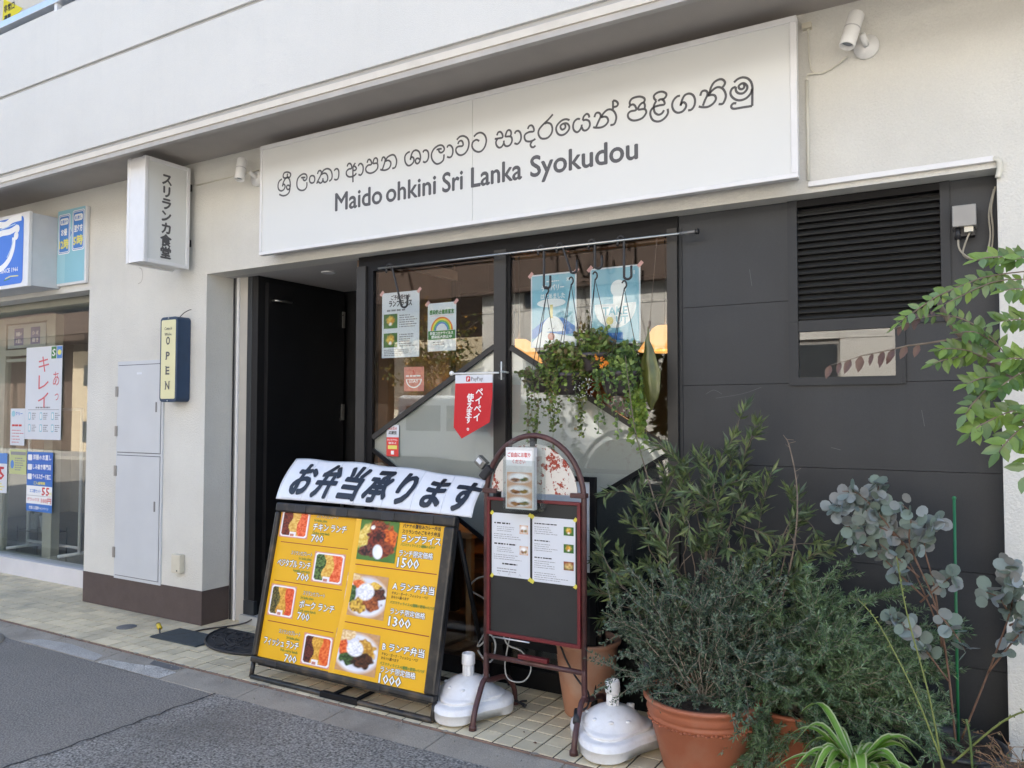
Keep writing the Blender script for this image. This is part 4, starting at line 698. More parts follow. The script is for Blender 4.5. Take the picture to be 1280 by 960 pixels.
# rod with hooks
rod = thing('hanging_rod', 'thin steel rod spanning the window top with hooks on it', 'rod'); MB().tube([(-3.24, 3.80, 2.404), (-1.30, 3.80, 2.398)], .0075, 10).build('tube', STEEL, rod); MB().tube([(-1.30, 3.80, 2.398), (-1.21, 3.80, 2.398)], .009, 10).build('inner_tube', mat('dull steel', (0, 0, 0)), rod); MB().tube([(-1.222, 3.80, 2.398), (-1.206, 3.80, 2.398)], .014, 14).build('end_cap', BLACKP, rod)
for x in (-3.2, -1.40): box((x-.006, 3.80, 2.396), (x+.006, 3.86, 2.408), 'bracket', BLACKF, rod)
def shook(x, z0, L, w_, label, y=3.80, lean=0):
    t = []
    for i in range(9): a = math.pi*i/8; t.append((x-w_/2-math.cos(a)*w_/2, y, z0+math.sin(a)*w_/2))
    t = [(x-w_, y, z0-.03)]+t+[(x+lean*.5, y, z0-L*.5)]
    for i in range(9): a = math.pi*i/8; t.append((x+lean+w_*.55-math.cos(a)*w_*.55, y, z0-L-math.sin(a)*w_*.5))
    t.append((x+lean+w_*1.1, y, z0-L+.05)); o = MB().tube(spline(t, 2), .0066, 8).build('s_hook', BLACKP); return tag(o, label, 'hook', 'black hooks on the window rod')
shook(-3.13, 2.40, .23, .045, 'long black hook at the left end of the window rod', lean=.07)
HK = [(-2.07, .20, 0), (-1.955, .13, .045), (-1.765, .12, 0), (-1.60, .19, 0)]
hl = ['straight long black hook nearest the window mullion on its right', 'tilted S shaped black hook between two straight hooks', 'short black hook above the left edge of the TAKE OUT poster', 'black hook nearest the right end of the window rod']
for (x, L, ln), lb in zip(HK, hl): shook(x, 2.402, L, .036, lb, lean=ln)
# ------------------------------------------------------------------ yellow lunch board
sl = .21; AF = frame((-3.62, 3.158, .0), (1, 0, 0), (0, sl, 1)); AW = 1.270
FRW = mat('weathered black frame', (.018, .017, .016), .4, .35, 14, stain=(.12, .09, .06), ss=9, sa=.7)
YB = mat('yellow printed poster', (.80, .44, .008), .42, .03, 3, coat=.1)
A = thing('menu_board', 'big leaning black framed board with yellow lunch posters showing food photos and prices', 'menu board')
def abox(a, b, name, m, parent=A, bevel=.004, M=AF):
    return MB().box(a, b, M=M).build(name, m, parent, bevel)
abox((0, .10, -.05), (AW, .985, -.03), 'back_panel', BLACKP)
def rtube(pts, r, name, m, parent=A, M=AF): return MB().tube([M @ Vector(p) for p in pts], r, 10).build(name, m, parent)
for a, b in (((-.012, .945, -.03), (AW+.008, 1.0, .008)), ((-.012, .095, -.03), (AW+.008, .130, .008))): abox(a, b, 'frame_rail', FRW, bevel=.010)
for a, b in (((-.012, .130, -.03), (.020, .945, .006)), ((1.212, .130, -.03), (AW+.008, .945, .006))): abox(a, b, 'frame_stile', FRW, bevel=.010)
for u, v in ((.15, .972), (.47, .972), (.80, .972), (1.06, .972), (.12, .112), (.86, .112)): abox((u, v-.024 if v > .5 else v-.014, .004), (u+.085, v+.022 if v > .5 else v+.014, .012), 'clip_cover', BLACKP, bevel=.003)
for u in (-.006, AW): rtube([(u, .10, -.02), (u, .012, -.02)], .013, 'leg', FRW)
rtube([(0, .014, -.02), (AW, .014, -.02)], .0155, 'bottom_bar', FRW); rtube([(.02, .085, -.035), (1.22, .085, -.035)], .006, 'inner_bar', FRW)
for u in (-.0, AW): 
    p = AF @ Vector((u, .93, -.045)); MB().tube([p, (p.x, 3.70, .012)], .013, 8).build('rear_leg', BLACKF, A)
MB().tube([(-3.62, 3.70, .014), (-2.35, 3.70, .014)], .013, 8).build('rear_bar', BLACKF, A)
for u in (.60, .76): MB().tube([AF @ Vector((u, .014, -.02)), (-3.62+u-.02, 3.70, .014)], .010, 8).build('floor_strut', BLACKF, A)
abox((.54, .0, -.036), (.80, .032, .0), 'joint_plate', BLACKF)
def warp_sheet(u0, v0, u1, v1, f, m, name, nu=24, nv=10, parent=A):
    mb = MB(); vs = [AF @ Vector((u0+(u1-u0)*i/nu, v0+(v1-v0)*j/nv, f(i/nu, j/nv))) for j in range(nv+1) for i in range(nu+1)]
    mb.add(vs, [(j*(nu+1)+i, j*(nu+1)+i+1, (j+1)*(nu+1)+i+1, (j+1)*(nu+1)+i) for j in range(nv) for i in range(nu)], 0, True); return mb.build(name, m, parent)
def seam(v): return .575+.045*min(1, max(0, (v-.10)/.45))
warp_sheet(.018, .125, .645, .952, lambda a, b: -.018, YB, 'left_poster')
mb = MB(); vs = []; nv, nu = 16, 20
def fr_(u, v): e = max(0, 1-(u-seam(v))/.05); return -.012+.012*e*e
for j in range(nv+1):
    v = .125+(.952-.125)*j/nv
    for i in range(nu+1): q = (i/nu)**1.8; u = seam(v)+(1.214-seam(v))*q; vs.append(AF @ Vector((u, v, fr_(u, v))))
mb.add(vs, [(j*(nu+1)+i, j*(nu+1)+i+1, (j+1)*(nu+1)+i+1, (j+1)*(nu+1)+i) for j in range(nv) for i in range(nu)], 0, True); mb.build('right_poster', YB, A)
LM = AF @ Matrix.Translation((0, 0, -.0175)); RM = AF @ Matrix.Translation((0, 0, -.0110)); Pn = Print(LM); MAR = mat('maroon line', (.30, .035, .02), .5, 0)
for v in (.773, .553, .328): Pn.rect(.054, v, .575 if v > .5 else .56, v+.004, MAR)
rowsd = [(.955, 'L', 'チキン ランチ', 'Chicken curry lunch', .292, .252), (.735, 'R', 'ベジタブル ランチ', 'Vegetable curry lunch', .318, .262), (.525, 'L', 'ポーク ランチ', 'Pork curry lunch', .280, .262), (.300, 'R', 'フィッシュ ランチ', 'Fish curry lunch', .322, .270)]
for i, (vt, al, ja, en, u, wd) in enumerate(rowsd):
    A_ = 'LEFT' if al == 'L' else 'RIGHT'; Pn.outlined('スリランカプレート', u+(.015 if al == 'L' else 0), vt-.024, .027, .165, .0012, align=A_); Pn.text('Sri lanka plate', u, vt-.047, .021, GREENINK, .10, .0003, A_)
    Pn.outlined(ja, u, vt-.094, .046, wd, .0020, align=A_, bold=.0010); Pn.text(en, u, vt-.117, .022, GREENINK, .13, .0003, A_)
    Pn.outlined('700', u-(.002 if al == 'L' else 0), vt-.160 if i < 3 else vt-.167, .056, .092, .0022, align=A_, bold=.001)
Pn.build('left_lettering', A)
picture(LM, .028, .803, .258, .962, food(46, 'box1', 1), 'food_photo', A); picture(LM, .336, .578, .568, .745, food(46, 'box2', 2), 'food_photo', A)
picture(LM, .040, .360, .242, .536, food(46, 'box3', 3), 'food_photo', A); picture(LM, .352, .140, .568, .305, food(46, 'box4', 4), 'food_photo', A)
Pn = Print(RM)
for v in (.700, .396): Pn.rect(.625 if v > .5 else .60, v, 1.195, v+.0045, MAR, .0012)
u = .940; Pn.text('バナナの葉包みカレー弁当', u, .921, .024, BLACKINK, .245, .0006); Pn.text('スリランカのごちそう弁当', u, .892, .024, BLACKINK, .245, .0006); Pn.outlined('ランプライス', u, .848, .044, .255, .0022, bold=.001)
Pn.text('バスマティライスと4種類のおかず', u, .826, .017, GREENINK, .225, .0003); Pn.outlined('ランチ限定価格', u-.002, .775, .035, .220, .0016, bold=.0006); Pn.outlined('1500', u-.006, .716, .070, .142, .0024, bold=.0014)
for vt, L1, price, u in ((.650, 'A ランチ弁当', '1300', .925), (.344, 'B ランチ弁当', '1000', .912)):
    Pn.outlined(L1, u, vt-.048, .043, .268, .0022, bold=.001); Pn.text('チキン・ポーク・フィッシュ・ベジ', u, vt-.075, .017, BLACKINK, .235, .0003); Pn.text('から1つ選べます', u, vt-.095, .017, BLACKINK, .115, .0003)
    Pn.text('バスマティライス+5種類の野菜+パパダ', u-.003, vt-.122, .017, GREENINK, .285, .0003); Pn.outlined('ランチ限定価格', u+.006, vt-.172 if vt > .5 else vt-.156, .033, .225, .0016, bold=.0006); Pn.outlined(price, u+.004, vt-.232 if vt > .5 else vt-.210, .066, .142, .0024, bold=.0014)
Pn.build('right_lettering', A)
picture(RM, .632, .730, .915, .955, food(60, 'lamprais', 1), 'food_photo', A); picture(RM, .606, .435, .892, .655, food(60, 'A', 2), 'food_photo', A); picture(RM, .586, .152, .888, .360, food(60, 'B', 3), 'food_photo', A)
# curved paper banner clipped to the board top
def ban(u, t, off=0.0):
    # u 0..1 along, t 0..1 up; the sheet leans back in a shallow curve
    x = -3.625+u*1.357; prof = [(3.345, 1.000), (3.382, 1.085), (3.440, 1.163), (3.505, 1.228)]; k = t*3; i = min(2, int(k)); f = k-i
    P0 = prof[max(0, i-1)]; P1 = prof[i]; P2 = prof[i+1]; P3 = prof[min(3, i+2)]
    cr = lambda a, b, c, d: .5*((2*b)+(c-a)*f+(2*a-5*b+4*c-d)*f*f+(3*b-a-3*c+d)*f**3)
    y, z = cr(P0[0], P1[0], P2[0], P3[0]), cr(P0[1], P1[1], P2[1], P3[1]); sag = (.026+.050*t)*u*u
    return Vector((x, y-off*.9+(.05-.015*t)*u, z-sag+.004*math.sin(u*22)*t+off*.45))
bt = thing('paper_banner', 'white curved paper banner with heavy slanted black characters on top of the yellow lunch board', 'banner')
BP = mat('laminated banner paper', (.78, .81, .86), .22, .02, 5, coat=.7, trans=.08)
nu, nv = 60, 12; mb = MB(); mb.add([ban(i/nu, j/nv) for j in range(nv+1) for i in range(nu+1)], [(j*(nu+1)+i, j*(nu+1)+i+1, (j+1)*(nu+1)+i+1, (j+1)*(nu+1)+i) for j in range(nv) for i in range(nu)], 0, True)
o = mb.build('sheet', BP, bt); sm_ = o.modifiers.new('thickness', 'SOLIDIFY'); sm_.thickness = .0012; sm_.offset = -1
for i in range(1, 7): MB().tube([ban(i/7, t/8, .0008) for t in range(9)], .0009, 4).build('sheet_joint', mat('sheet joint', (.50, .54, .60), .4, 0), bt)
BI = mat('glossy black banner ink', (.008, .009, .013), .3, 0, coat=.25)
Pb = Print(Matrix.Identity(4)); wp = lambda a, b, w_: ban(a, min(1, max(0, b)), .0035)
for i, ch in enumerate('お弁当承ります'):
    # subdivided glyphs follow the curve of the sheet
    c = D.curves.new('t', 'FONT'); c.body = ch; c.size = 1; c.shear = .28; c.resolution_u = 3; o = D.objects.new('t', c); me = o.to_mesh(); bm = bmesh.new(); bm.from_mesh(me); o.to_mesh_clear(); D.objects.remove(o); D.curves.remove(c)
    for k in range(1, 12):
        for co_, no_ in (((0, -.2+k*.11, 0), (0, 1, 0)),): bmesh.ops.bisect_plane(bm, geom=bm.verts[:]+bm.edges[:]+bm.faces[:], plane_co=co_, plane_no=no_, dist=1e-5)
    u0 = .050+i*.1365; bm.verts.index_update()
    for dx, dy, k in ((.050, 0, 0), (-.050, 0, 1), (0, .036, 2), (0, -.036, 3), (.038, .028, 4), (-.038, -.028, 5), (.038, -.028, 6), (-.038, .028, 7)):
        Pb.mb.add([ban(u0+(v.co.x+dx)*.119, min(1, max(0, .12+(v.co.y+dy+.08)*.78)), .0035+k*3e-5) for v in bm.verts], [tuple(q.index for q in f.verts) for f in bm.faces], Pb.mi(BI))
    bm.free()
Pb.build('lettering', bt)
# ------------------------------------------------------------------ arched blackboard
RD = mat('dark red painted tube', (.070, .028, .026), .42, .3, 20, stain=(.16, .07, .06), ss=14, sa=.5, fine=.1)
REDF = mat('red board edging', (.13, .014, .017), .4, .2, 16)
G = thing('arched_blackboard', 'dark red arched tube stand with a blackboard and two white menu sheets', 'menu board')
yb_ = 3.345; xl, xr_ = -2.146, -1.612; xc = (xl+xr_)/2
arc = [(xl, yb_, .30), (xl, yb_, 1.10)]+[(xc-math.cos(R(a))*(xr_-xl)/2, yb_, 1.10+math.sin(R(a))*.298) for a in range(8, 173, 8)]+[(xr_, yb_, 1.10), (xr_, yb_, .30)]
MB().tube(arc, .0135, 12).build('arch_tube', RD, G)
MB().tube([(xl, yb_, .315), (xr_, yb_, .315)], .0125, 10).build('lower_rail', RD, G)
for x in (xl, xr_):
    for s, y2 in ((-1, 3.205), (1, 3.600)):
        MB().tube(spline([(x, yb_, .33), (x, yb_, .215), (x, yb_+s*.035, .185), (x+.01, yb_+s*(.105 if s < 0 else .17), .10 if s < 0 else .165), (x+.014, y2-s*.012, .06 if s < 0 else .09), (x+.014, y2, .012)], 4), .0135, 10).build('leg', RD, G); MB().lathe([(.001, .0), (.019, .0), (.019, .018), (.015, .024)], (x+.014, y2, 0), 14).build('foot_cap', RD, G)
box((xl+.012, yb_-.006, .435), (xr_-.012, yb_+.014, 1.082), 'blackboard', mat('blackboard', (.018, .019, .019), .55, .2, 5, fine=.1), G)
for a, b in (((xl+.012, yb_-.018, .425), (xr_-.012, yb_-.004, .442)), ((xl+.012, yb_-.018, 1.078), (xr_-.012, yb_-.004, 1.094)), ((xl+.012, yb_-.018, .442), (xl+.028, yb_-.004, 1.078)), ((xr_-.028, yb_-.018, .442), (xr_-.012, yb_-.004, 1.078))): box(a, b, 'edging', REDF, G, bevel=.002)
box((-1.95, yb_-.03, .335), (-1.79, yb_-.005, .355), 'chalk_tray', REDF, G, bevel=.003); MB().tube([(-2.09, yb_-.022, .418), (-1.89, yb_-.022, .418)], .004, 8).build('chalk_rail', ALU, G)
# half round plate of peeling paint
PEEL = mat('peeling red and white plate', (.72, .68, .62), .6, .05, 6)
def peel():
    m = PEEL; N = m.node_tree.nodes; L = m.node_tree.links; b = N['Principled BSDF']; geo = N.new('ShaderNodeNewGeometry'); t = N.new('ShaderNodeTexNoise'); t.inputs['Scale'].default_value = 38; t.inputs['Detail'].default_value = 8; t.inputs['Roughness'].default_value = .7; L.new(geo.outputs['Position'], t.inputs['Vector'])
    t2 = N.new('ShaderNodeTexNoise'); t2.inputs['Scale'].default_value = 7; L.new(geo.outputs['Position'], t2.inputs['Vector']); ad = N.new('ShaderNodeMath'); ad.operation = 'MULTIPLY_ADD'; ad.inputs[1].default_value = .9; L.new(t2.outputs[0], ad.inputs[0]); L.new(t.outputs[0], ad.inputs[2])
    sx = N.new('ShaderNodeSeparateXYZ'); L.new(geo.outputs['Position'], sx.inputs[0]); mz = N.new('ShaderNodeMapRange'); mz.inputs[1].default_value = 1.15; mz.inputs[2].default_value = 1.36; mz.inputs[3].default_value = -.08; mz.inputs[4].default_value = .10; L.new(sx.outputs['Z'], mz.inputs[0]); a2 = N.new('ShaderNodeMath'); L.new(ad.outputs[0], a2.inputs[0]); L.new(mz.outputs[0], a2.inputs[1])
    cr = N.new('ShaderNodeValToRGB'); cr.color_ramp.interpolation = 'CONSTANT'; e = cr.color_ramp.elements; e[0].position = 0; e[0].color = (.66, .62, .56, 1); e[1].position = .985; e[1].color = (.22, .05, .025, 1); n_ = e.new(1.0); n_.color = (.30, .04, .02, 1); e[1].color = (.28, .10, .05, 1); L.new(a2.outputs[0], cr.inputs[0]); L.new(cr.outputs[0], b.inputs['Base Color'])
peel()
xs = [(xc+math.cos(R(a))*.235, 1.122+math.sin(R(a))*.235) for a in range(0, 181, 9)]; MB().prism([(x, yb_-.004, z) for x, z in xs], (0, .008, 0)).build('half_round_plate', PEEL, G)
for x in (xl, xr_-.05): box((x-.015, yb_-.018, 1.112), (x+.065, yb_+.018, 1.135), 'bracket', RD, G, bevel=.003)
box((xc-.012, yb_-.015, 1.345), (xc+.012, yb_+.01, 1.385), 'top_bracket', BLACKP, G)
# menu sheets
YT = mat('yellow tape', (.70, .62, .08), .6, 0)
for k_, (x0, x1, z0, z1, lb) in enumerate(((-2.108, -1.893, .712, 1.018, 'left white menu sheet with two food photos on the arched blackboard'), (-1.880, -1.652, .706, 1.012, 'right white menu sheet with three food photos on the arched blackboard'))):
    t, Pn = sheet('menu_sheet', lb, 'menu sheet', x0, z0, x1, z1, yb_-.010, PAPER)
    w_ = x1-x0
    if k_ == 0:
        for v in (.205, .105): Pn.fake(.015, v+.045, w_*.65, v+.06, 1, BLACKINK); Pn.fake(.03, v+.012, w_*.6, v+.04, 3, GREYINK, fill=.25); Pn.fake(.012, v-.025, w_*.9, v+.005, 3, GREYINK, fill=.25); picture(Pn.M, w_-.057, v+.008, w_-.010, v+.05, food(16, 'plate', int(v*1000)), 'food_photo', t)
        Pn.fake(.06, .055, .16, .07, 1, BLACKINK); Pn.fake(.03, .02, .18, .045, 2, GREYINK, fill=.3)
        for u in (.04, .1, .16): Pn.stroke([(u-.006, .008), (u, .02), (u+.006, .008)], .0015, GREYINK)
    else:
        for v, kd in ((.225, 'small'), (.145, 'small'), (.065, 'brownplate')): Pn.fake(.012, v+.045, w_*.62, v+.056, 1, BLACKINK); Pn.fake(.012, v+.0, w_*.6, v+.04, 4, GREYINK, fill=.25); picture(Pn.M, w_-.060, v+.005, w_-.008, v+.045, food(16, kd, int(v*1000)), 'food_photo', t)
        Pn.fake(.012, .01, w_*.9, .05, 4, GREYINK, fill=.25)
    for u, v in ((0, z1-z0), (w_, z1-z0), (0, 0), (w_, 0)): Pn.poly([(u-.012, v-.006), (u+.002, v+.012), (u+.013, v+.002), (u+.004, v-.012)], YT, .002)
    Pn.build('print', t)
# leaflet holder
t = thing('leaflet_holder', 'clear acrylic leaflet holder hung at the top of the arched blackboard', 'leaflet holder'); x0, x1, z0, z1, y0 = -1.996, -1.835, 1.050, 1.352, 3.262
box((x0-.012, y0+.062, z0-.01), (x1+.03, y0+.066, z1+.02), 'back_plate', CLEARP, t); box((x0-.004, y0, z0-.008), (x1+.01, y0+.003, z1-.07), 'front_plate', CLEARP, t); box((x0-.008, y0, z0-.014), (x1+.016, y0+.062, z0-.009), 'bottom_plate', CLEARP, t)
for x in (x0-.006, x1+.012): box((x, y0+.003, z0-.008), (x+.003, y0+.062, z1-.05), 'side_plate', CLEARP, t)
t2_ = tag(MB().box((x0+.004, y0+.012, z0), (x1-.004, y0+.045, z1-.01)).build('leaflet_stack', mat('leaflet paper edge', (.70, .70, .68), .6, .08, 60)), 'stack of leaflets with small food pictures inside the clear holder on the arched blackboard', 'leaflets')
Pn = Print(facade(x0+.004, y0+.0118, z0)); w_ = x1-x0-.008
picture(Pn.M, .008, .008, w_-.008, .175, np.concatenate([food(26, 'plate', s)[:, :] for s in (3, 5, 8)], 0), 'picture', t2_)
Pn.rect(.004, .205, w_-.008, .278, WHITEINK, .0012); Pn.text('ご自由にお取り', w_/2-.002, .248, .024, REDINK, .125, .0006, 'CENTER', w=.0018); Pn.text('ください', w_/2-.002, .217, .022, REDINK, .07, .0006, 'CENTER', w=.0018); Pn.build('print', t2_)
t = thing('clip_lamp', 'black and silver clamp fixed on the left shoulder of the arch', 'clamp'); M = Matrix.Translation((-2.145, 3.335, 1.235)) @ Matrix.Rotation(R(40), 4, 'Y')
MB().box((-.065, -.02, -.018), (-.005, .02, .028), M=M).build('body', mat('clamp grey metal', (.22, .22, .21), .35, .2, 20, metal=.7), t, bevel=.005); MB().box((.0, -.024, -.05), (.04, .02, .022), M=M).build('jaw', BLACKR, t, bevel=.008); MB().box((-.055, -.026, .0), (-.025, -.02, .02), M=M).build('label_plate', PAPER, t)
# easel with white board behind
t = thing('easel_board', 'black framed whiteboard easel standing behind the arched blackboard', 'easel'); xl2, xr2, y2 = -2.318, -1.668, 3.60
for a, b in (((xl2, y2-.012, .0), (xl2+.035, y2+.012, .905)), ((xr2-.032, y2-.012, .0), (xr2, y2+.012, 1.19))): box(a, b, 'leg', BLACKF, t, bevel=.003)
box((xl2+.035, y2-.012, .30), (xr2-.032, y2+.012, .335), 'cross_bar', BLACKF, t); box((-2.24, y2-.012, 1.165), (xr2-.032, y2+.012, 1.19), 'top_rail', BLACKF, t); box((-2.24, y2-.012, .70), (-2.215, y2+.012, 1.165), 'side_rail', BLACKF, t); box((-2.215, y2-.004, .72), (xr2-.032, y2+.006, 1.165), 'white_panel', mat('whiteboard', (.72, .74, .76), .35, .03, 3), t)
box((-2.215, y2-.006, .335), (xr2-.032, y2+.004, .72), 'lower_panel', BLACKW, t)
MB().tube([(xl2+.02, y2, .88), (xl2+.02, y2+.22, .01)], .012, 8).build('rear_leg', BLACKF, t); MB().tube([(xr2-.02, y2, .88), (xr2-.02, y2+.22, .01)], .012, 8).build('rear_leg', BLACKF, t)
# ------------------------------------------------------------------ umbrella bases
UB = mat('white base plastic', (.80, .80, .80), .42, .05, 9, fine=.04, coat=.15, stain=(.42, .38, .31), ss=26, sa=.22)
def ubase(x, y, rz, label):
    t = thing('umbrella_base', label, 'umbrella base', 'white umbrella bases'); th0 = rz
    fr_ = lambda th, z: (1+.16*math.cos(3*(th-th0))*(1 if z < .10 else max(0, 1-(z-.10)/.03)))
    def fz(th, r, z):
        lobe = .5+.5*math.cos(3*(th-th0)); return (1-lobe)**2*.034 if z < .02 else 0
    prof = [(.02, .008), (.12, .008), (.190, .009), (.197, .013), (.200, .022), (.202, .060), (.203, .0605), (.203, .066), (.202, .0665), (.200, .084), (.196, .091), (.188, .095), (.166, .099), (.161, .1005), (.1605, .104), (.165, .1075), (.165, .114), (.161, .119), (.150, .122), (.147, .126), (.138, .140), (.115, .164), (.085, .185), (.055, .198), (.034, .203), (.030, .204)]
    prof = [(r_*.98, z*.93) for r_, z in prof]
    MB().lathe(prof, (x, y, 0), 72, fr=fr_, fz=fz, cap=True).build('weight_body', UB, t)
    MB().lathe([(.026, .180), (.026, .242), (.024, .244), (.018, .244), (.018, .19)], (x, y, 0), 24).build('neck', UB, t)
    for k in range(10):
        a = k*math.pi/5; MB().tube([(x+.0262*math.cos(a), y+.0262*math.sin(a), .184), (x+.0262*math.cos(a), y+.0262*math.sin(a), .238)], .003, 6).build('rib', UB, t)
    MB().lathe([(.027, .242), (.033, .243), (.034, .248), (.0325, .292), (.029, .298), (.021, .298), (.020, .28), (.020, .25)], (x, y, 0), 28).build('collar', UB, t)
    MB().lathe([(.0195, .276), (.001, .275)], (x, y, 0), 20).build('bore', mat('bore brown', (.16, .09, .06), .7, .1, 9), t)
    for a in (-70, -110, -30, 200): 
        rr_ = .115; MB().ball((x+rr_*math.cos(R(a)), y+rr_*math.sin(R(a)), .150), .012, 12, 6, sc=(1, 1, .5)).build('dimple', UB, t)
    MB().lathe([(.018, .13), (.018, .175), (.001, .177)], (x+.10*math.cos(R(60)), y+.10*math.sin(R(60)), 0), 14).build('filler_cap', UB, t)
    return t
ubase(-2.275, 3.38, R(-85), 'white plastic umbrella base right of the yellow lunch board')
ubase(-1.485, 3.375, R(-80), 'white plastic umbrella base with twigs on its neck beside the terracotta pot')
# ------------------------------------------------------------------ pots
TC = mat('terracotta plastic', (.36, .115, .055), .6, .10, 5, fine=.05, fs=200, bump=.15, bs=60, stain=(.42, .24, .16), ss=7, sa=.4); TC2 = mat('dusty terracotta', (.38, .19, .115), .8, .10, 5, stain=(.46, .36, .28), ss=6, sa=.55, bump=.15, bs=90)
SOIL = mat('potting soil', (.045, .030, .020), .95, .5, 60, bump=1, bs=90, bd=.006, fine=.5, fs=120); DPOT = mat('dark plastic pot', (.035, .035, .038), .5, .15, 14)
def pot(x, y, h, r0, r1, m_, label, rim=.02, soil=.03, band=False, name='flower_pot', z=0, crumbs=0):
    t = thing(name, label, 'flower pot'); prof = [(.001, z), (r0*.96, z), (r0, z+.006)]
    if band: prof += [(r0+(r1-r0)*.72, z+h*.70), (r0+(r1-r0)*.74+.003, z+h*.715), (r0+(r1-r0)*.76+.003, z+h*.745), (r0+(r1-r0)*.76, z+h*.755), (r0+(r1-r0)*.80, z+h*.80), (r0+(r1-r0)*.80+.008, z+h*.81), (r1-.02, z+h*.86)]
    else: prof += [(r0+(r1-r0)*.5, z+h*.5), (r1-.012, z+h*.9)]
    prof += [(r1-.006, z+h*.93), (r1+.004, z+h*.955), (r1+.006, z+h*.985), (r1, z+h), (r1-rim, z+h), (r1-rim-.006, z+h*.93), (r1-rim-.014, z+h*.8)]
    MB().lathe(prof, (x, y, 0), 56).build('pot_wall', m_, t)
    if band:
        mb = MB(); n = 40
        for k in range(n*2):
            a = math.pi*k/n; rr_ = r0+(r1-r0)*.72+.004; zz = z+h*(.69+.012*math.sin(k*2.1)); mb.ball((x+rr_*math.cos(a), y+rr_*math.sin(a), zz), .008, 6, 4, sc=(1, 1, .6))
        mb.build('garland_band', m_, t)
    mb = MB(); rq = random.Random(int(x*100)); rs = r1-rim-.006; ps_ = [(0, 0)]+[(q*rs/4, a) for q in (1, 2, 3, 4) for a in [i*2*math.pi/24 for i in range(24)]]
    vs = [(x+r_*math.cos(a), y+r_*math.sin(a), z+h-soil+rq.uniform(-.006, .006)) for r_, a in ps_]; fs = [(0, 1+i, 1+(i+1) % 24) for i in range(24)]+[(1+q*24+i, 1+(q+1)*24+i, 1+(q+1)*24+(i+1) % 24, 1+q*24+(i+1) % 24) for q in range(3) for i in range(24)]
    mb.add(vs, fs).build('soil', SOIL, t)
    if crumbs:
        mb = MB()
        for _ in range(crumbs):
            a, r_ = rq.uniform(0, 6.28), rs*math.sqrt(rq.random())*.97; s_ = rq.uniform(.002, .006); mb.ball((x+r_*math.cos(a), y+r_*math.sin(a), z+h-soil+.004), s_, 5, 3)
        mb.build('soil_crumb', mat('soil crumbs', (.11, .08, .05), .9, .6, 90), t)['kind'] = 'stuff'
    return t
pot(-1.765, 3.69, .372, .112, .168, TC2, 'dusty terracotta pot with bare soil behind the right post of the arched blackboard', rim=.014, crumbs=260)
pot(-1.075, 3.385, .308, .165, .243, TC, 'large orange terracotta pot with a moulded band holding the small-leaved shrub', rim=.018, band=True)
pot(-.735, 3.60, .26, .13, .18, TC, 'orange terracotta pot under the rosemary bush, right of the large terracotta pot')
pot(-.60, 3.22, .20, .10, .13, DPOT, 'black plastic pot of the striped spider plant at the bottom edge') if 0 else pot(-.435, 3.13, .22, .095, .13, DPOT, 'black plastic pot of the arching spider plant at the bottom edge')
pot(-.125, 3.50, .26, .13, .17, DPOT, 'dark grey pot of the eucalyptus near the right pillar'); pot(-.06, 3.22, .18, .10, .135, DPOT, 'low dark pot in the lower right corner with a spiky green stem'); pot(.085, 3.30, .25, .10, .14, DPOT, 'dark pot with a dried brown plant in the lower right corner')
# ------------------------------------------------------------------ mats and cables
t = thing('door_mat', 'half oval black rubber door mat with scroll relief in front of the entrance', 'door mat'); cx, cy, ra, rb = -4.16, 3.80, .43, .385
pts = [(cx+ra*math.cos(R(a)), cy-rb*math.sin(R(a))) for a in range(0, 181, 6)]; MB().prism([(x, y, .002) for x, y in pts], (0, 0, .009)).build('rubber_base', BLACKR, t)
mb = MB(); mb.tube([(x, y, .012) for x, y in pts], .009, 6)
for s_ in (.86, .70): mb.tube([(cx+ra*s_*math.cos(R(a)), cy-.0-rb*s_*math.sin(R(a)), .011) for a in range(0, 181, 8)], .004, 5)
rq = random.Random(11)
for i in range(46):
    a0, q = rq.uniform(15, 165), rq.uniform(.1, .8); x, y = cx+ra*q*math.cos(R(a0)), cy-rb*q*math.sin(R(a0)); d0 = rq.uniform(0, 6.28); sg = rq.choice((-1, 1)); P = []
    for j in range(9): d0 += sg*(.15+.09*j); x += math.cos(d0)*.018; y += math.sin(d0)*.018; P.append((x, min(y, cy-.005), .0125))
    mb.tube(P, .0045, 5)
mb.build('scroll_relief', BLACKR, t)
t = thing('foot_mat', 'small blue grey ribbed mat left of the black rubber door mat', 'mat'); MATB = mat('blue grey mat', (.055, .068, .075), .85, .2, 20)
q = [(-4.86, 3.395), (-4.40, 3.405), (-4.40, 3.63), (-4.87, 3.64)]; MB().prism([(x, y, .002) for x, y in q], (0, 0, .005)).build('mat_base', MATB, t)
mb = MB()
for i in range(22): y = 3.405+i*.0105; mb.box((-4.862, y, .007), (-4.405, y+.006, .0105))
mb.build('rib', MATB, t)
t = thing('extension_cord', 'dark cord with a yellow plug lying on the tiles by the brown skirting', 'cord'); CD = mat('dark cord', (.05, .04, .035), .5, .2, 30); YP = mat('yellow plug plastic', (.68, .50, .03), .4, .1, 20)
MB().tube(spline([(-4.90, 3.50, .03), (-4.86, 3.475, .008), (-4.79, 3.47, .006), (-4.72, 3.55, .006), (-4.70, 3.70, .006), (-4.62, 3.84, .008), (-4.55, 3.93, .02), (-4.50, 3.98, .06)], 5), .0055, 8).build('cable', CD, t)
MB().tube([(-4.905, 3.505, .03), (-4.945, 3.52, .045)], .016, 12).build('plug', YP, t); MB().tube([(-4.945, 3.52, .045), (-4.95, 3.522, .047)], .0165, 12).build('plug_face', BLACKP, t)
t = thing('extension_cord', 'tangled black cord with a yellow connector behind the left umbrella base', 'cord')
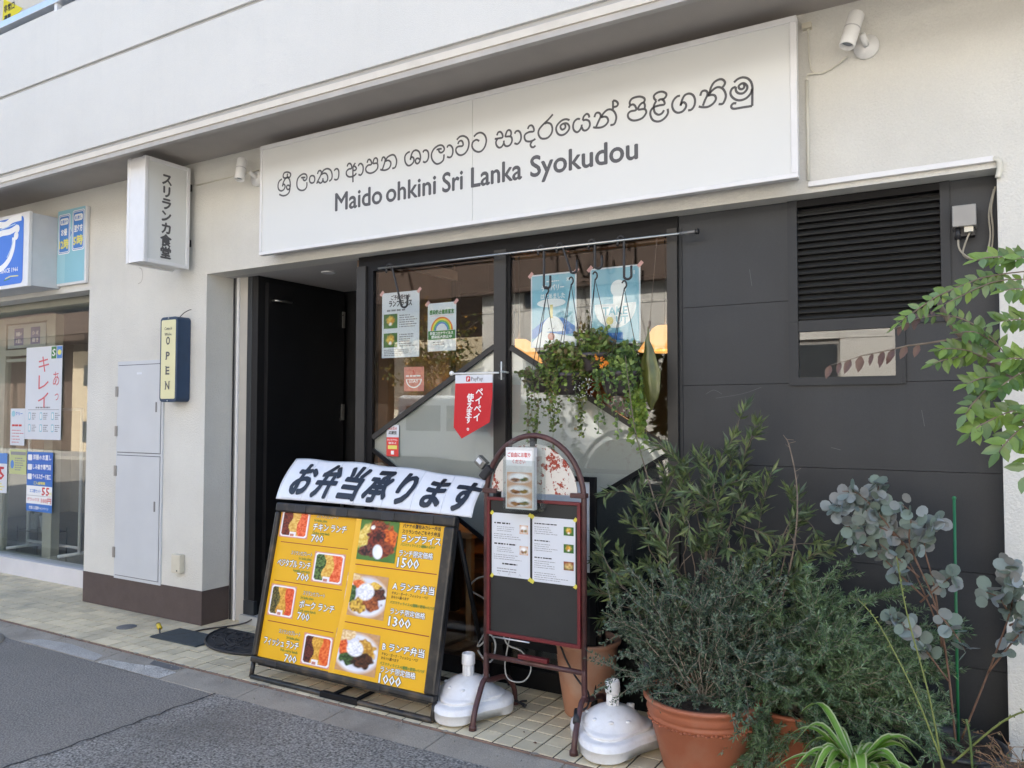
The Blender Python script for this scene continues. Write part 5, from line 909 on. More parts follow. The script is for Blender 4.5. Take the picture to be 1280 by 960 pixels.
MB().tube([(-2.50, 3.60, .03), (-2.42, 3.585, .025)], .022, 10).tube([(-2.42, 3.585, .025), (-2.39, 3.58, .02)], .012, 8).build('connector', YP, t); rq = random.Random(4)
P = [(-2.40, 3.58, .02)]
for i in range(22): P.append((P[-1][0]+rq.uniform(-.07, .08), min(3.82, max(3.56, P[-1][1]+rq.uniform(-.05, .05))), rq.uniform(.006, .035)))
MB().tube(spline(P, 4), .005, 6).build('cable', BLACKP, t)
t = thing('white_cable', 'grey cable looping behind the yellow lunch board down to the arched blackboard', 'cable'); GC = mat('grey cable', (.36, .37, .36), .45, .05, 9)
MB().tube(spline([(-2.30, 3.66, .64), (-2.42, 3.67, .60), (-2.46, 3.67, .54), (-2.36, 3.66, .50), (-2.30, 3.66, .44), (-2.32, 3.6, .34), (-2.30, 3.5, .30), (-2.22, 3.42, .34), (-2.16, 3.40, .40), (-2.12, 3.39, .36), (-2.14, 3.39, .28), (-2.20, 3.42, .26), (-2.27, 3.46, .29)], 6), .0045, 6).tube(spline([(-2.10, 3.42, .43), (-2.07, 3.42, .36), (-1.98, 3.41, .34), (-1.93, 3.41, .27), (-1.97, 3.41, .20), (-2.06, 3.42, .19), (-2.09, 3.43, .25), (-2.07, 3.43, .36), (-2.05, 3.43, .44)], 6), .0035, 6).build('cable', GC, t)
t = thing('black_cable', 'black cable hanging over the dusty terracotta pot down to the right umbrella base', 'cable')
MB().tube(spline([(-2.0, 3.56, .56), (-1.86, 3.54, .40), (-1.78, 3.50, .30), (-1.70, 3.46, .235), (-1.62, 3.40, .21), (-1.595, 3.34, .17), (-1.62, 3.30, .155)], 6), .005, 6).build('cable', BLACKP, t); MB().tube([(-1.625, 3.30, .16), (-1.605, 3.245, .125)], .016, 10).build('socket', BLACKP, t)
# ------------------------------------------------------------------ plants
def unit(v): v = Vector(v); return v.normalized() if v.length > 1e-9 else Vector((0, 0, 1))
def rv(r_, s=1): return Vector((r_.gauss(0, s), r_.gauss(0, s), r_.gauss(0, s)))
def path(p0, p1, r_, n=7, jit=.03, sag=0.0, up0=.5):
    p0, p1 = Vector(p0), Vector(p1); L = (p1-p0).length; mid = p0.lerp(p1, .5)+Vector((0, 0, up0*L*.25))+rv(r_, jit*L); out = []
    for i in range(n+1): t = i/n; p = p0*(1-t)**2+mid*2*t*(1-t)+p1*t*t; out.append(p+rv(r_, jit*.15*L)*(1 if 0 < i < n else 0)-Vector((0, 0, sag*t*t*L)))
    return out
def at_path(P, t):
    k = t*(len(P)-1); i = min(len(P)-2, int(k)); return P[i].lerp(P[i+1], k-i), unit(P[i+1]-P[i])
def leaf(mb, p, d, n, L, W, fold=.12, shape='lance', bend=0.0):
    d = unit(d); s = unit(d.cross(n)); n = s.cross(d)
    m_ = {'lance': .42, 'ovate': .36, 'needle': .5, 'obovate': .62}[shape]
    mid = p+d*L*m_-n*W*fold; tip = p+d*L-n*L*bend; a = p+d*L*m_+s*W*.5; b = p+d*L*m_-s*W*.5
    if shape == 'needle': mb.add([p, a, tip, b], [(0, 3, 2, 1)]); return
    if shape == 'lance': mb.add([p, a, tip, b, mid], [(0, 4, 1), (4, 2, 1), (4, 3, 2), (0, 3, 4)]); return
    c = p+d*L*(m_+.34)+s*W*.36-n*L*bend*.4; e = p+d*L*(m_+.34)-s*W*.36-n*L*bend*.4; q = p+d*L*.12+s*W*.28; r2_ = p+d*L*.12-s*W*.28
    mb.add([p, q, a, c, tip, e, b, r2_, mid], [(0, 8, 1), (1, 8, 2), (2, 8, 3), (3, 8, 4), (4, 8, 5), (5, 8, 6), (6, 8, 7), (7, 8, 0)])
def lc(r_, cols):
    a, b = r_.choice(cols), r_.choice(cols); t = r_.random(); k = r_.uniform(.75, 1.2); return tuple((x*(1-t)+y*t)*k for x, y in zip(a, b))
LEAF = mat('leaf green', (1, 1, 1), .38, .12, 30, attr='col', trans=.22, spec=.4); LEAFD = mat('small waxy leaf', (1, 1, 1), .45, .12, 40, attr='col', trans=.12, spec=.35)
BARK = mat('grey brown twig', (.19, .15, .115), .8, .3, 40); BARKG = mat('pale grey twig', (.30, .26, .21), .8, .25, 40); STEMG = mat('green stem', (.10, .15, .045), .6, .2, 30)
def tree_twigs(r_, mb, base, tips, r0, twig_n, twig_l, cb, spread=.7, t0=.3, jit=.05, up0=.5, sag=0):
    for tip in tips:
        P = path(base+rv(r_, .02)*Vector((1, 1, 0)), tip, r_, 8, jit, sag, up0); n = len(P); mb.tube(P, [r0*(1-.75*i/(n-1)) for i in range(n)], 5); 
        k = max(1, int(twig_n*r_.uniform(.7, 1.3)))
        cb(P, True)
        for _ in range(k):
            t = t0+(1-t0)*r_.random(); p, d = at_path(P, t); dd = unit(d+rv(r_, spread)); l = twig_l*r_.uniform(.5, 1.25); Q = path(p, p+dd*l, r_, 5, jit, sag, .2); mb.tube(Q, [r0*.42*(1-.7*i/5) for i in range(6)], 4); cb(Q, False)
# small-leaved shrub in the large pot
r_ = random.Random(21); t = thing('small_leaved_shrub', 'dense twiggy shrub with tiny grey green leaves in the large terracotta pot', 'shrub'); base = Vector((-1.075, 3.385, .27)); st = MB(); fo = MB()
C1 = [(.07, .11, .07), (.10, .15, .09), (.17, .22, .16), (.04, .07, .045)]
def cb(P, main):
    L = sum((P[i+1]-P[i]).length for i in range(len(P)-1)); n = int(L/.0038)
    for i in range(n):
        t_ = (i+r_.random())/n
        if main and t_ < .12: continue
        p, d = at_path(P, t_); side = unit(rv(r_)); dd = unit(side-d*side.dot(d)+d*.5); fo.col = lc(r_, C1); leaf(fo, p+dd*.002, dd, unit(rv(r_)+Vector((0, 0, 1))), r_.uniform(.012, .021), r_.uniform(.007, .011), .1)
tips = []
while len(tips) < 50:
    a = r_.uniform(0, 2*math.pi); e = r_.uniform(.0, 1.2); q = Vector((math.cos(a)*math.cos(e)*.44, math.sin(a)*math.cos(e)*.26, math.sin(e)*.60+.07))*r_.uniform(.70, 1.05); p = base+q+Vector((.02, .03, .0))
    if p.y < 3.82 and -1.50 < p.x < -.55: tips.append(p)
tips += [Vector((-1.46, 3.26, .66)), Vector((-.70, 3.25, .50))]
tree_twigs(r_, st, base, tips, .0036, 12, .15, cb, .75, .35, .07)
st.build('stem', BARKG, t); fo.build('foliage', LEAFD, t, colattr=True)
# willow-leaved shrub behind
t = thing('willow_leaved_shrub', 'taller shrub with long narrow olive green leaves behind the small-leaved shrub', 'shrub'); pot(-1.14, 3.68, .22, .11, .15, DPOT, 'black plastic pot hidden behind the large terracotta pot'); base = Vector((-1.14, 3.68, .22)); st = MB(); fo = MB()
C2 = [(.10, .15, .065), (.15, .21, .08), (.07, .11, .055), (.21, .26, .10), (.13, .165, .10)]
def cb2(P, main):
    L = sum((P[i+1]-P[i]).length for i in range(len(P)-1)); n = int(L/.0056)
    for i in range(n):
        t_ = (i+r_.random())/n
        if t_ < (.82 if main else .42): continue
        p, d = at_path(P, t_); side = unit(rv(r_)); dd = unit(side-d*side.dot(d)+d*r_.uniform(.6, 1.5)); fo.col = lc(r_, C2); leaf(fo, p, dd, unit(rv(r_, .6)+Vector((0, -.4, 1))), r_.uniform(.045, .080), r_.uniform(.012, .018), .2, 'lance', r_.uniform(0, .25))
tips = [Vector(q) for q in ((-.98, 3.62, 1.42), (-.93, 3.6, 1.38), (-1.34, 3.58, 1.37), (-1.30, 3.55, 1.25), (-1.22, 3.6, 1.28), (-1.10, 3.58, 1.30), (-.82, 3.58, 1.25), (-.74, 3.55, 1.18), (-.68, 3.6, 1.08), (-1.46, 3.55, 1.14), (-1.52, 3.6, 1.0), (-1.56, 3.6, .85), (-.62, 3.6, .95), (-1.0, 3.5, 1.20), (-1.18, 3.48, 1.1), (-.88, 3.5, 1.08), (-1.35, 3.5, .98), (-.75, 3.5, .95), (-1.05, 3.45, 1.0), (-1.48, 3.52, .72), (-1.25, 3.45, .9), (-.9, 3.45, .88), (-1.6, 3.6, .70), (-1.02, 3.7, 1.34), (-1.16, 3.72, 1.16), (-.66, 3.55, .82), (-1.64, 3.5, .80), (-1.62, 3.48, .66), (-1.58, 3.45, .92))]
tree_twigs(r_, st, base, tips, .0050, 4.6, .16, cb2, .8, .45, .12)
# a bare, almost leafless shoot and a tall one at the left
bare = spline([(-.80, 3.55, .62), (-.735, 3.52, .85), (-.70, 3.5, 1.05), (-.70, 3.5, 1.22), (-.725, 3.5, 1.36), (-.74, 3.5, 1.40)], 4); st.tube(bare, [.005*(1-.6*i/(len(bare)-1)) for i in range(len(bare))], 5)
for i in range(16): p, d = at_path(bare, .2+.05*i); st.tube([p, p+unit(d*.5+rv(r_))*.03], .0014, 4)
tall = spline([(-1.28, 3.55, .9), (-1.36, 3.52, 1.18), (-1.42, 3.5, 1.42), (-1.45, 3.5, 1.62), (-1.47, 3.5, 1.78)], 4); st.tube(tall, [.004*(1-.7*i/(len(tall)-1)) for i in range(len(tall))], 5)
for i in range(26):
    p, d = at_path(tall, .25+.019*i); fo.col = lc(r_, C2); leaf(fo, p, unit(rv(r_)+d*.8), Vector((0, -.3, 1)), r_.uniform(.03, .05), .009, .2)
st.build('stem', BARK, t); fo.build('foliage', LEAF, t, colattr=True)
# rosemary bush
t = thing('rosemary_bush', 'sprawling rosemary bush with needle leaves between the large pot and the right pillar', 'shrub'); st = MB(); fo = MB(); base = Vector((-.735, 3.60, .24)); C3 = [(.12, .20, .09), (.17, .27, .12), (.07, .13, .065), (.22, .30, .20)]
def cb3(P, main):
    L = sum((P[i+1]-P[i]).length for i in range(len(P)-1)); n = int(L/.0024)
    for i in range(n):
        t_ = (i+r_.random())/n
        if main and t_ < .2: continue
        p, d = at_path(P, t_); side = unit(rv(r_)); dd = unit(side-d*side.dot(d)+d*.8); fo.col = lc(r_, C3); leaf(fo, p, dd, unit(rv(r_)), r_.uniform(.017, .032), .0046, 0, 'needle')
tips = []
for i in range(110):
    x = r_.uniform(-.86, -.12); zt = .92-.75*abs(x+.58)**1.1; tips.append(Vector((x, r_.uniform(3.32, 3.78), r_.uniform(.26, max(.34, zt)))))
tips += [Vector((-.90, 3.25, .34)), Vector((-.84, 3.2, .28)), Vector((-.2, 3.3, .3)), Vector((-.32, 3.25, .22)), Vector((-.5, 3.25, .24))]+[Vector((r_.uniform(-.88, -.42), r_.uniform(3.22, 3.38), r_.uniform(.06, .24))) for _ in range(16)]
tree_twigs(r_, st, base, tips, .0028, 12, .12, cb3, .6, .3, .10, .7)
st.build('stem', BARKG, t); fo.build('foliage', LEAFD, t, colattr=True)
# eucalyptus with round leaves, each leaf its own object
t = thing('eucalyptus', 'silver dollar eucalyptus with round grey blue leaves by the right pillar', 'eucalyptus'); st = MB(); EUC = []
for i, c_ in enumerate(((.24, .29, .27), (.20, .26, .22), (.28, .32, .33), (.15, .19, .155), (.25, .26, .25))): EUC.append(mat('eucalyptus leaf %d' % i, c_, .5, .10, 30, trans=.15, spec=.3))
lm = []
for m_ in EUC:
    mb = MB(); n = 10; mb.add([(0, 0, 0)]+[(.5+.5*math.cos(2*math.pi*(k+.5)/n), .46*math.sin(2*math.pi*(k+.5)/n)*(1+.06*math.cos(k)), .05*abs(math.sin(2*math.pi*(k+.5)/n))) for k in range(n)]+[(.5, 0, -.02)], [(n+1, 1+k, 1+(k+1) % n) for k in range(n)], 0, True)
    o = mb.build('leaf', m_, t); lm.append(o.data); D.objects.remove(o)
def put_leaf(meshes, p, d, n, s, parent, name='leaf', sy=1):
    d = unit(d); n = unit(n-d*n.dot(d)); y = n.cross(d); M = Matrix((d*s, y*s*sy, n*s)).transposed().to_4x4(); M.translation = p; o = D.objects.new(name, r_.choice(meshes)); COL.objects.link(o); o.parent = parent; o.matrix_world = M; return o
stems = [[(-.13, 3.50, .24), (-.16, 3.48, .6), (-.24, 3.46, .85), (-.32, 3.44, 1.02), (-.38, 3.42, 1.14), (-.37, 3.4, 1.24)], [(-.13, 3.5, .24), (-.17, 3.45, .7), (-.26, 3.42, .96), (-.38, 3.40, 1.10), (-.48, 3.38, 1.15), (-.53, 3.36, 1.13)], [(-.17, 3.47, .62), (-.19, 3.44, .85), (-.22, 3.42, 1.0), (-.19, 3.4, 1.09), (-.17, 3.38, 1.10)], [(-.22, 3.44, .80), (-.30, 3.42, .88), (-.40, 3.4, .98), (-.46, 3.38, 1.0)], [(-.24, 3.46, .78), (-.17, 3.42, .86), (-.13, 3.4, .9)], [(-.26, 3.42, .96), (-.34, 3.40, 1.05), (-.42, 3.39, 1.07), (-.49, 3.38, 1.06)], [(-.30, 3.42, 1.0), (-.36, 3.39, 1.10), (-.44, 3.37, 1.19), (-.50, 3.36, 1.20)], [(-.24, 3.43, .92), (-.27, 3.40, 1.02), (-.26, 3.38, 1.12), (-.29, 3.37, 1.16)], [(-.24, 3.43, .88), (-.31, 3.40, .95), (-.37, 3.39, 1.0)], [(.05, 3.42, .78), (.02, 3.39, .84), (-.02, 3.37, .86)], [(.05, 3.42, .74), (.10, 3.38, .79), (.16, 3.36, .88)], 
 [(-.11, 3.5, .28), (-.02, 3.46, .55), (.05, 3.42, .78), (.06, 3.4, .88), (.05, 3.4, .97)], [(-.02, 3.46, .55), (.08, 3.40, .72), (.14, 3.36, .80)], [(-.15, 3.45, .5), (-.27, 3.4, .68), (-.34, 3.38, .74)], [(-.20, 3.44, .78), (-.13, 3.4, .70), (-.09, 3.38, .64)]]
for P in stems:
    P = spline(P, 5); st.tube(P, [.004*(1-.6*i/(len(P)-1)) for i in range(len(P))], 6); L = sum((P[i+1]-P[i]).length for i in range(len(P)-1)); n = int(L/.0145)
    for i in range(n):
        t_ = i/n
        if t_ < (.62 if L > .8 else .45 if L > .45 else .2): continue
        if r_.random() < .12: continue
        p, d = at_path(P, t_); side = unit(rv(r_)); side = unit(side-d*side.dot(d))
        for sg in (1, -1): put_leaf(lm, p+rv(r_, .009), side*sg+d*.4, unit(Vector((-.3, -1, .35))+rv(r_, .55)), r_.uniform(.036, .058), t)
st.build('stem', mat('reddish stem', (.16, .09, .06), .6, .2, 40), t)
# stake and spindly stalks
tag(MB().tube([(-.126, 3.6, .1), (-.124, 3.6, 1.17)], .0055, 8).ball((-.124, 3.6, 1.172), .008, 8, 6).build('garden_stake', mat('green coated stake', (.02, .16, .06), .45, .1, 20)), 'thin green plant stake in front of the dark siding near the right pillar', 'plant stake')
t = thing('stalk_plant', 'two thin bare green stalks with small buds rising in front of the eucalyptus', 'plant'); mb = MB()
for P in ([(-.16, 3.2, .25), (-.20, 3.22, .5), (-.27, 3.25, .78), (-.30, 3.25, .98)], [(-.15, 3.2, .25), (-.24, 3.2, .5), (-.36, 3.25, .72), (-.44, 3.3, .80)], [(-.13, 3.18, .3), (.02, 3.15, .48), (.12, 3.12, .55), (.2, 3.1, .56)]):
    P = spline(P, 5); mb.tube(P, [.004*(1-.5*i/(len(P)-1)) for i in range(len(P))], 6)
    for i in range(16): p, d = at_path(P, .3+.043*i); mb.tube([p, p+unit(d+rv(r_, .7))*.014], [.0018, .0025], 4)
mb.build('stem', mat('yellow green stem', (.16, .19, .05), .6, .2, 30), t)
# spider plant
t = thing('spider_plant', 'spider plant with long arching pale edged leaves at the bottom of the picture', 'plant'); base = Vector((-.435, 3.13, .22)); SPG = mat('spider leaf green', (.17, .33, .05), .35, .15, 10, trans=.3); SPW = mat('spider leaf pale edge', (.42, .48, .24), .4, .08, 10, trans=.3)
def strap(a, L, h, drop, w_):
    d = Vector((math.cos(a), math.sin(a), 0)); mb = MB(); n = 10; s = Vector((-d.y, d.x, 0)); V = []
    for i in range(n+1):
        t_ = i/n; p = base+d*(L*t_)+Vector((0, 0, h*math.sin(min(1, t_*1.35)*math.pi/2)-drop*max(0, t_-.35)**2)); ww = w_*(.55+.9*t_*(1-t_)*2)*(1-t_**4)+.0008; up_ = Vector((0, 0, ww*.45))
        V += [p+s*ww+up_, p+s*ww*.72+up_*.6, p, p-s*ww*.72+up_*.6, p-s*ww+up_]
    for j in range(4): mb.add([V[i*5+k] for i in range(n+1) for k in (j, j+1)], [(2*i, 2*i+1, 2*i+3, 2*i+2) for i in range(n)], 1 if j in (0, 3) else 0, True)
    mb.build('leaf', [SPG, SPW], t)
for i in range(30):
    a = i*2.4+r_.uniform(-.2, .2); strap(a, r_.uniform(.14, .27), r_.uniform(.05, .17), r_.uniform(.15, .5), r_.uniform(.014, .022))
for a, L, h in ((R(168), .28, .13), (R(185), .30, .04), (R(200), .22, .02), (R(-10), .28, .08), (R(-25), .26, .03), (R(235), .20, .05), (R(290), .2, .05), (R(140), .3, .2)): strap(a, L, h, .25, .017)
# spiky stem plant and dried plant
t = thing('spiky_stem_plant', 'upright green stem with short narrow leaves in the low dark pot', 'plant'); st = MB(); fo = MB()
for P, n in (([(-.06, 3.22, .15), (-.07, 3.18, .28), (-.075, 3.15, .40), (-.085, 3.14, .47)], 60), ([(-.06, 3.22, .15), (-.16, 3.18, .22), (-.22, 3.14, .24)], 30), ([(-.05, 3.22, .15), (.04, 3.15, .24)], 24)):
    P = spline(P, 5); st.tube(P, .004, 6)
    for i in range(n):
        t_ = i/n; p, d = at_path(P, t_); side = unit(rv(r_)); side = unit(side-d*side.dot(d)); fo.col = (.30, .26, .08) if t_ > .85 else lc(r_, [(.07, .12, .04), (.10, .15, .07)]); leaf(fo, p, side+d*.5, d, r_.uniform(.018, .032), .005, .1)
st.build('stem', STEMG, t); fo.build('foliage', LEAF, t, colattr=True)
t = thing('dried_plant', 'tangle of dried brown twigs in the dark pot in the lower right corner', 'plant'); st = MB(); fo = MB(); b0 = Vector((.085, 3.30, .24))
for i in range(70):
    P = path(b0+rv(r_, .04)*Vector((1, 1, 0)), b0+Vector((r_.uniform(-.16, .16), r_.uniform(-.14, .12), r_.uniform(-.08, .14))), r_, 6, .3); st.tube(P, .0014, 4)
    for k in range(7): p, d = at_path(P, r_.random()); fo.col = lc(r_, [(.20, .12, .07), (.30, .20, .12), (.12, .06, .03), (.08, .10, .04)]); leaf(fo, p, unit(rv(r_)), unit(rv(r_)), .014, .008)
st.build('stem', mat('dry twig', (.26, .16, .09), .9, .3, 50), t); fo.build('foliage', LEAFD, t, colattr=True)
# neck twig lying on the right umbrella base
fo = MB()
for i in range(22): fo.col = lc(r_, C1); leaf(fo, Vector((-1.495+r_.uniform(-.03, .035), 3.318, .275+r_.uniform(-.015, .03))), rv(r_), Vector((0, -1, .3)), .016, .007)
tag(fo.build('leafy_sprig', LEAFD, colattr=True), 'tiny leafy sprig resting against the neck of the right umbrella base', 'sprig')
# ------------------------------------------------------------------ tree reaching in from the right, leaflets as single objects
t = thing('pinnate_tree', 'small tree with glossy pinnate leaves reaching in from the right edge', 'tree'); st = MB(); TL = []
for i, c_ in enumerate(((.14, .23, .05), (.19, .30, .06), (.10, .17, .045), (.16, .25, .10))): TL.append(mat('tree leaflet %d' % i, c_, .3, .12, 40, trans=.25, spec=.55))
RL = mat('reddish leaflet', (.13, .075, .06), .4, .2, 30, trans=.2)
def leafmesh(m_):
    mb = MB(); leaf(mb, Vector((0, 0, 0)), Vector((1, 0, 0)), Vector((0, 0, 1)), 1, .52, .16, 'ovate', .12); o = mb.build('leaflet', m_, t); me = o.data; me.polygons.foreach_set('use_smooth', [True]*len(me.polygons)); D.objects.remove(o); return me
tl = [leafmesh(m_) for m_ in TL]; rl = [leafmesh(RL)]; NL = [0]
rest = MB(); 
def frond(p0, p1, n, s, meshes=tl, droop=.12):
    P = path(p0, p1, r_, 6, .04, droop, .5); st.tube(P, [.0022]*6+[.001], 4)
    for i in range(n):
        t_ = .18+.82*i/n; p, d = at_path(P, t_); hz = unit(d.cross(Vector((-.2, -1, .5))))
        for sg in (1, -1):
            NL[0] += 1; dd = hz*sg*.55+d*.55+Vector((0, 0, -.38 if sg < 0 else .12))+rv(r_, .16); nn = Vector((-.15, -1.0, .55))+rv(r_, .28)
            if NL[0] <= 296: put_leaf(meshes, p, dd, nn, s*r_.uniform(.8, 1.15), t, 'leaflet')
            else: rest.col = lc(r_, [(.085, .17, .045), (.12, .22, .055)]); leaf(rest, p, dd, nn, s, s*.52, .16, 'ovate')
    put_leaf(meshes, P[-1], P[-1]-P[-2], Vector((-.1, -.5, .9)), s, t, 'leaflet')
TY = 2.60
trunk = spline([(.42, 2.72, -.02), (.40, 2.7, .5), (.36, 2.68, 1.0), (.28, 2.64, 1.35), (.16, 2.60, 1.52), (.03, 2.58, 1.63), (-.06, 2.57, 1.72), (-.105, 2.56, 1.79), (-.118, 2.56, 1.83)], 5); st.tube(trunk, [.022-.016*i/(len(trunk)-1) for i in range(len(trunk))], 10)
b2 = spline([(.30, 2.65, 1.3), (.22, 2.6, 1.6), (.15, 2.56, 1.78), (.10, 2.52, 1.9)], 4); st.tube(b2, [.010, *[.006]*(len(b2)-1)], 8); b3 = spline([(.28, 2.64, 1.35), (.14, 2.5, 1.44), (.06, 2.45, 1.5)], 4); st.tube(b3, .005, 7)
E_ = lambda x, y: None
fronds = [((.10, 2.50, 1.88), (-.215, 2.50, 1.80), 14, 0.038), ((.10, 2.52, 1.90), (-.02, 2.45, 1.93), 8, 0.040), ((.12, 2.5, 1.86), (-.10, 2.48, 1.83), 9, 0.038), ((.05, 2.55, 1.65), (-.09, 2.50, 1.80), 8, 0.038), ((.02, 2.56, 1.64), (-.11, 2.48, 1.70), 9, 0.038), ((.0, 2.57, 1.66), (-.13, 2.48, 1.66), 8, 0.038), ((.06, 2.55, 1.60), (-.05, 2.46, 1.60), 8, 0.045), ((.05, 2.56, 1.60), (-.055, 2.47, 1.52), 8, 0.047), ((.10, 2.5, 1.52), (-.045, 2.46, 1.47), 9, 0.047), ((.12, 2.5, 1.50), (.02, 2.44, 1.42), 8, 0.049), ((.14, 2.5, 1.62), (.04, 2.43, 1.66), 9, 0.045), ((.15, 2.5, 1.72), (.03, 2.44, 1.76), 9, 0.043), ((.16, 2.5, 1.80), (.04, 2.42, 1.84), 8, 0.043), ((.18, 2.5, 1.55), (.08, 2.42, 1.52), 8, 0.047), ((.14, 2.52, 1.48), (.075, 2.44, 1.36), 7, 0.047), ((.2, 2.55, 1.9), (.07, 2.48, 1.93), 8, 0.043), ((.12, 2.5, 1.62), (.02, 2.44, 1.58), 8, 0.045), ((.03, 2.55, 1.68), (-.06, 2.46, 1.74), 7, 0.040)]
frond(Vector((-.105, 2.56, 1.78)), Vector((-.235, 2.58, 1.765)), 6, .028, [tl[2], rl[0]], .1)
P = path(Vector((-.06, 2.56, 1.715)), Vector((-.415, 2.60, 1.655)), r_, 8, .02, .01, .3); st.tube(P, [.003, .003, .0028, .0026, .0022, .002, .0018, .0014, .001], 5)
for i in range(9): p, d = at_path(P, .30+.70*i/8); put_leaf(rl, p, Vector((-.35+r_.uniform(-.2, .2), -.1, -1)), Vector((-.5+r_.uniform(-.4, .4), -1, 0)), r_.uniform(.036, .052), t, 'leaflet'); NL[0] += 1
for f in fronds: frond(Vector(f[0]), Vector(f[1]), f[2], f[3])
if rest.v: rest.build('leaflet_cluster', LEAF, t, colattr=True)['kind'] = 'stuff'
st.build('trunk', BARK, t)
# ------------------------------------------------------------------ hanging pots in front of the window
def hang_pot(x, y, zr, r0, hookp, label, plants, fill=.75, trail=10, seed=1, tl_=.3):
    rq = random.Random(seed); t = thing('hanging_pot', label, 'hanging pot', 'dark hanging pots on the window rod'); h = r0*1.15
    MB().lathe([(.001, zr-h), (r0*.55, zr-h), (r0*.72, zr-h*.85), (r0*.93, zr-h*.4), (r0, zr-.022), (r0+.008, zr-.020), (r0+.008, zr), (r0-.006, zr), (r0-.012, zr-.03), (.001, zr-.03)], (x, y, 0), 32).build('bowl', mat('purple grey plastic pot', (.060, .050, .054), .5, .12, 12), t)
    w_ = MB()
    for a in (20, 140, 260): w_.tube([(x+r0*math.cos(R(a)), y+r0*math.sin(R(a)), zr-.005), (hookp[0], hookp[1], hookp[2]-.03)], .0020, 5)
    w_.tube(spline([(hookp[0], hookp[1], hookp[2]-.035), (hookp[0]+.012, hookp[1], hookp[2]-.02), (hookp[0]+.010, hookp[1], hookp[2]), (hookp[0]-.002, hookp[1], hookp[2]+.008), (hookp[0]-.012, hookp[1], hookp[2]-.004)], 3), .0045, 6); w_.build('wire', BLACKP, t)
    if not plants: return
    p_ = thing('trailing_plant', plants[0], 'plant', 'plants in the hanging pots'); fo = MB(); st = MB(); cols = plants[1]
    def put(P, dens, s):
        L = sum((P[i+1]-P[i]).length for i in range(len(P)-1)); n = max(3, int(L/dens))
        for i in range(n): q, d = at_path(P, rq.random()); fo.col = lc(rq, cols); leaf(fo, q+rv(rq, .006), unit(rv(rq)+Vector((0, -.4, .1))), unit(Vector((0, -1, .8))+rv(rq, .5)), s*rq.uniform(.7, 1.2), s*.75*rq.uniform(.8, 1.1), .1, 'obovate')
    for i in range(int(95*fill)):
        a = rq.uniform(0, 6.28); q = rq.uniform(.3, 1.5)*r0; P = path((x+q*.3*math.cos(a), y+q*.3*math.sin(a), zr-.03), (x+q*math.cos(a), min(y+q*math.sin(a), GW-.02), zr+rq.uniform(-.06, .16)*fill*1.1), rq, 5, .1); st.tube(P, .0012, 4); put(P, .0056, .028)
    for i in range(trail):
        a = rq.uniform(math.pi*.9, math.pi*2.1); L = rq.uniform(.3, 1)*tl_; p0 = Vector((x+r0*math.cos(a), y+r0*math.sin(a), zr)); P = spline([p0, p0+Vector((.02*math.cos(a), .02*math.sin(a), -.02)), p0+Vector((rq.uniform(-.02, .02), rq.uniform(-.01, .01), -L*.5)), p0+Vector((rq.uniform(-.03, .03), rq.uniform(-.01, .01), -L))], 4); st.tube(P, .0011, 4); put(P, .0080, .021)
    st.build('stem', STEMG, p_); fo.build('foliage', LEAF, p_, colattr=True)
    return p_
GR1 = [(.16, .24, .05), (.24, .33, .07), (.09, .14, .04), (.20, .15, .07)]; GR2 = [(.16, .25, .07), (.25, .34, .09), (.08, .14, .05)]
hang_pot(-2.055, 3.755, 1.722, .092, (-2.055, 3.80, 2.185), 'leftmost dark hanging pot, mostly bare of plants at its left side', ('sparse trailing plant with long thin strands in the leftmost hanging pot', [(.12, .17, .05), (.16, .13, .08), (.16, .24, .06)]), .22, 10, 3, .56)
hang_pot(-1.905, 3.745, 1.715, .098, (-1.905, 3.80, 2.225), 'second dark hanging pot from the left, hidden under bushy foliage', ('bushy green plant spilling from the second hanging pot from the left', GR1), 1.0, 16, 5, .36)
hang_pot(-1.740, 3.76, 1.815, .085, (-1.765, 3.80, 2.24), 'third dark hanging pot from the left, hung highest', ('upright bright green plant in the highest hanging pot', GR1), .8, 6, 8, .2)
pt_ = hang_pot(-1.600, 3.74, 1.715, .105, (-1.60, 3.80, 2.18), 'rightmost dark hanging pot with orange flowers', ('mixed green plant with orange flowers in the rightmost hanging pot', GR2), .8, 12, 9, .33)
fo = MB(); rq = random.Random(31)
for c_ in ((-1.665, 3.66, 1.775), (-1.64, 3.65, 1.752), (-1.69, 3.66, 1.785), (-1.655, 3.645, 1.742), (-1.625, 3.65, 1.76)):
    for k in range(14): fo.col = lc(rq, [(.75, .22, .02), (.85, .35, .03)]); a = rq.uniform(0, 6.28); leaf(fo, Vector(c_)+rv(rq, .004), Vector((math.cos(a), -.4, math.sin(a))), Vector((0, -1, 0)), .013, .009, .1)
fo.build('flower', LEAF, pt_, colattr=True)
# white flowers low in the bushes
fo = MB()
for k in range(60): fo.col = (.6, .6, .58); leaf(fo, Vector((-1.77+rq.uniform(-.05, .05), 3.68+rq.uniform(-.03, .03), 1.64+rq.uniform(-.05, .05))), unit(rv(rq)), Vector((0, -1, .3)), .009, .007, .1)
fo.build('white_blossom', LEAF, pt_, colattr=True)
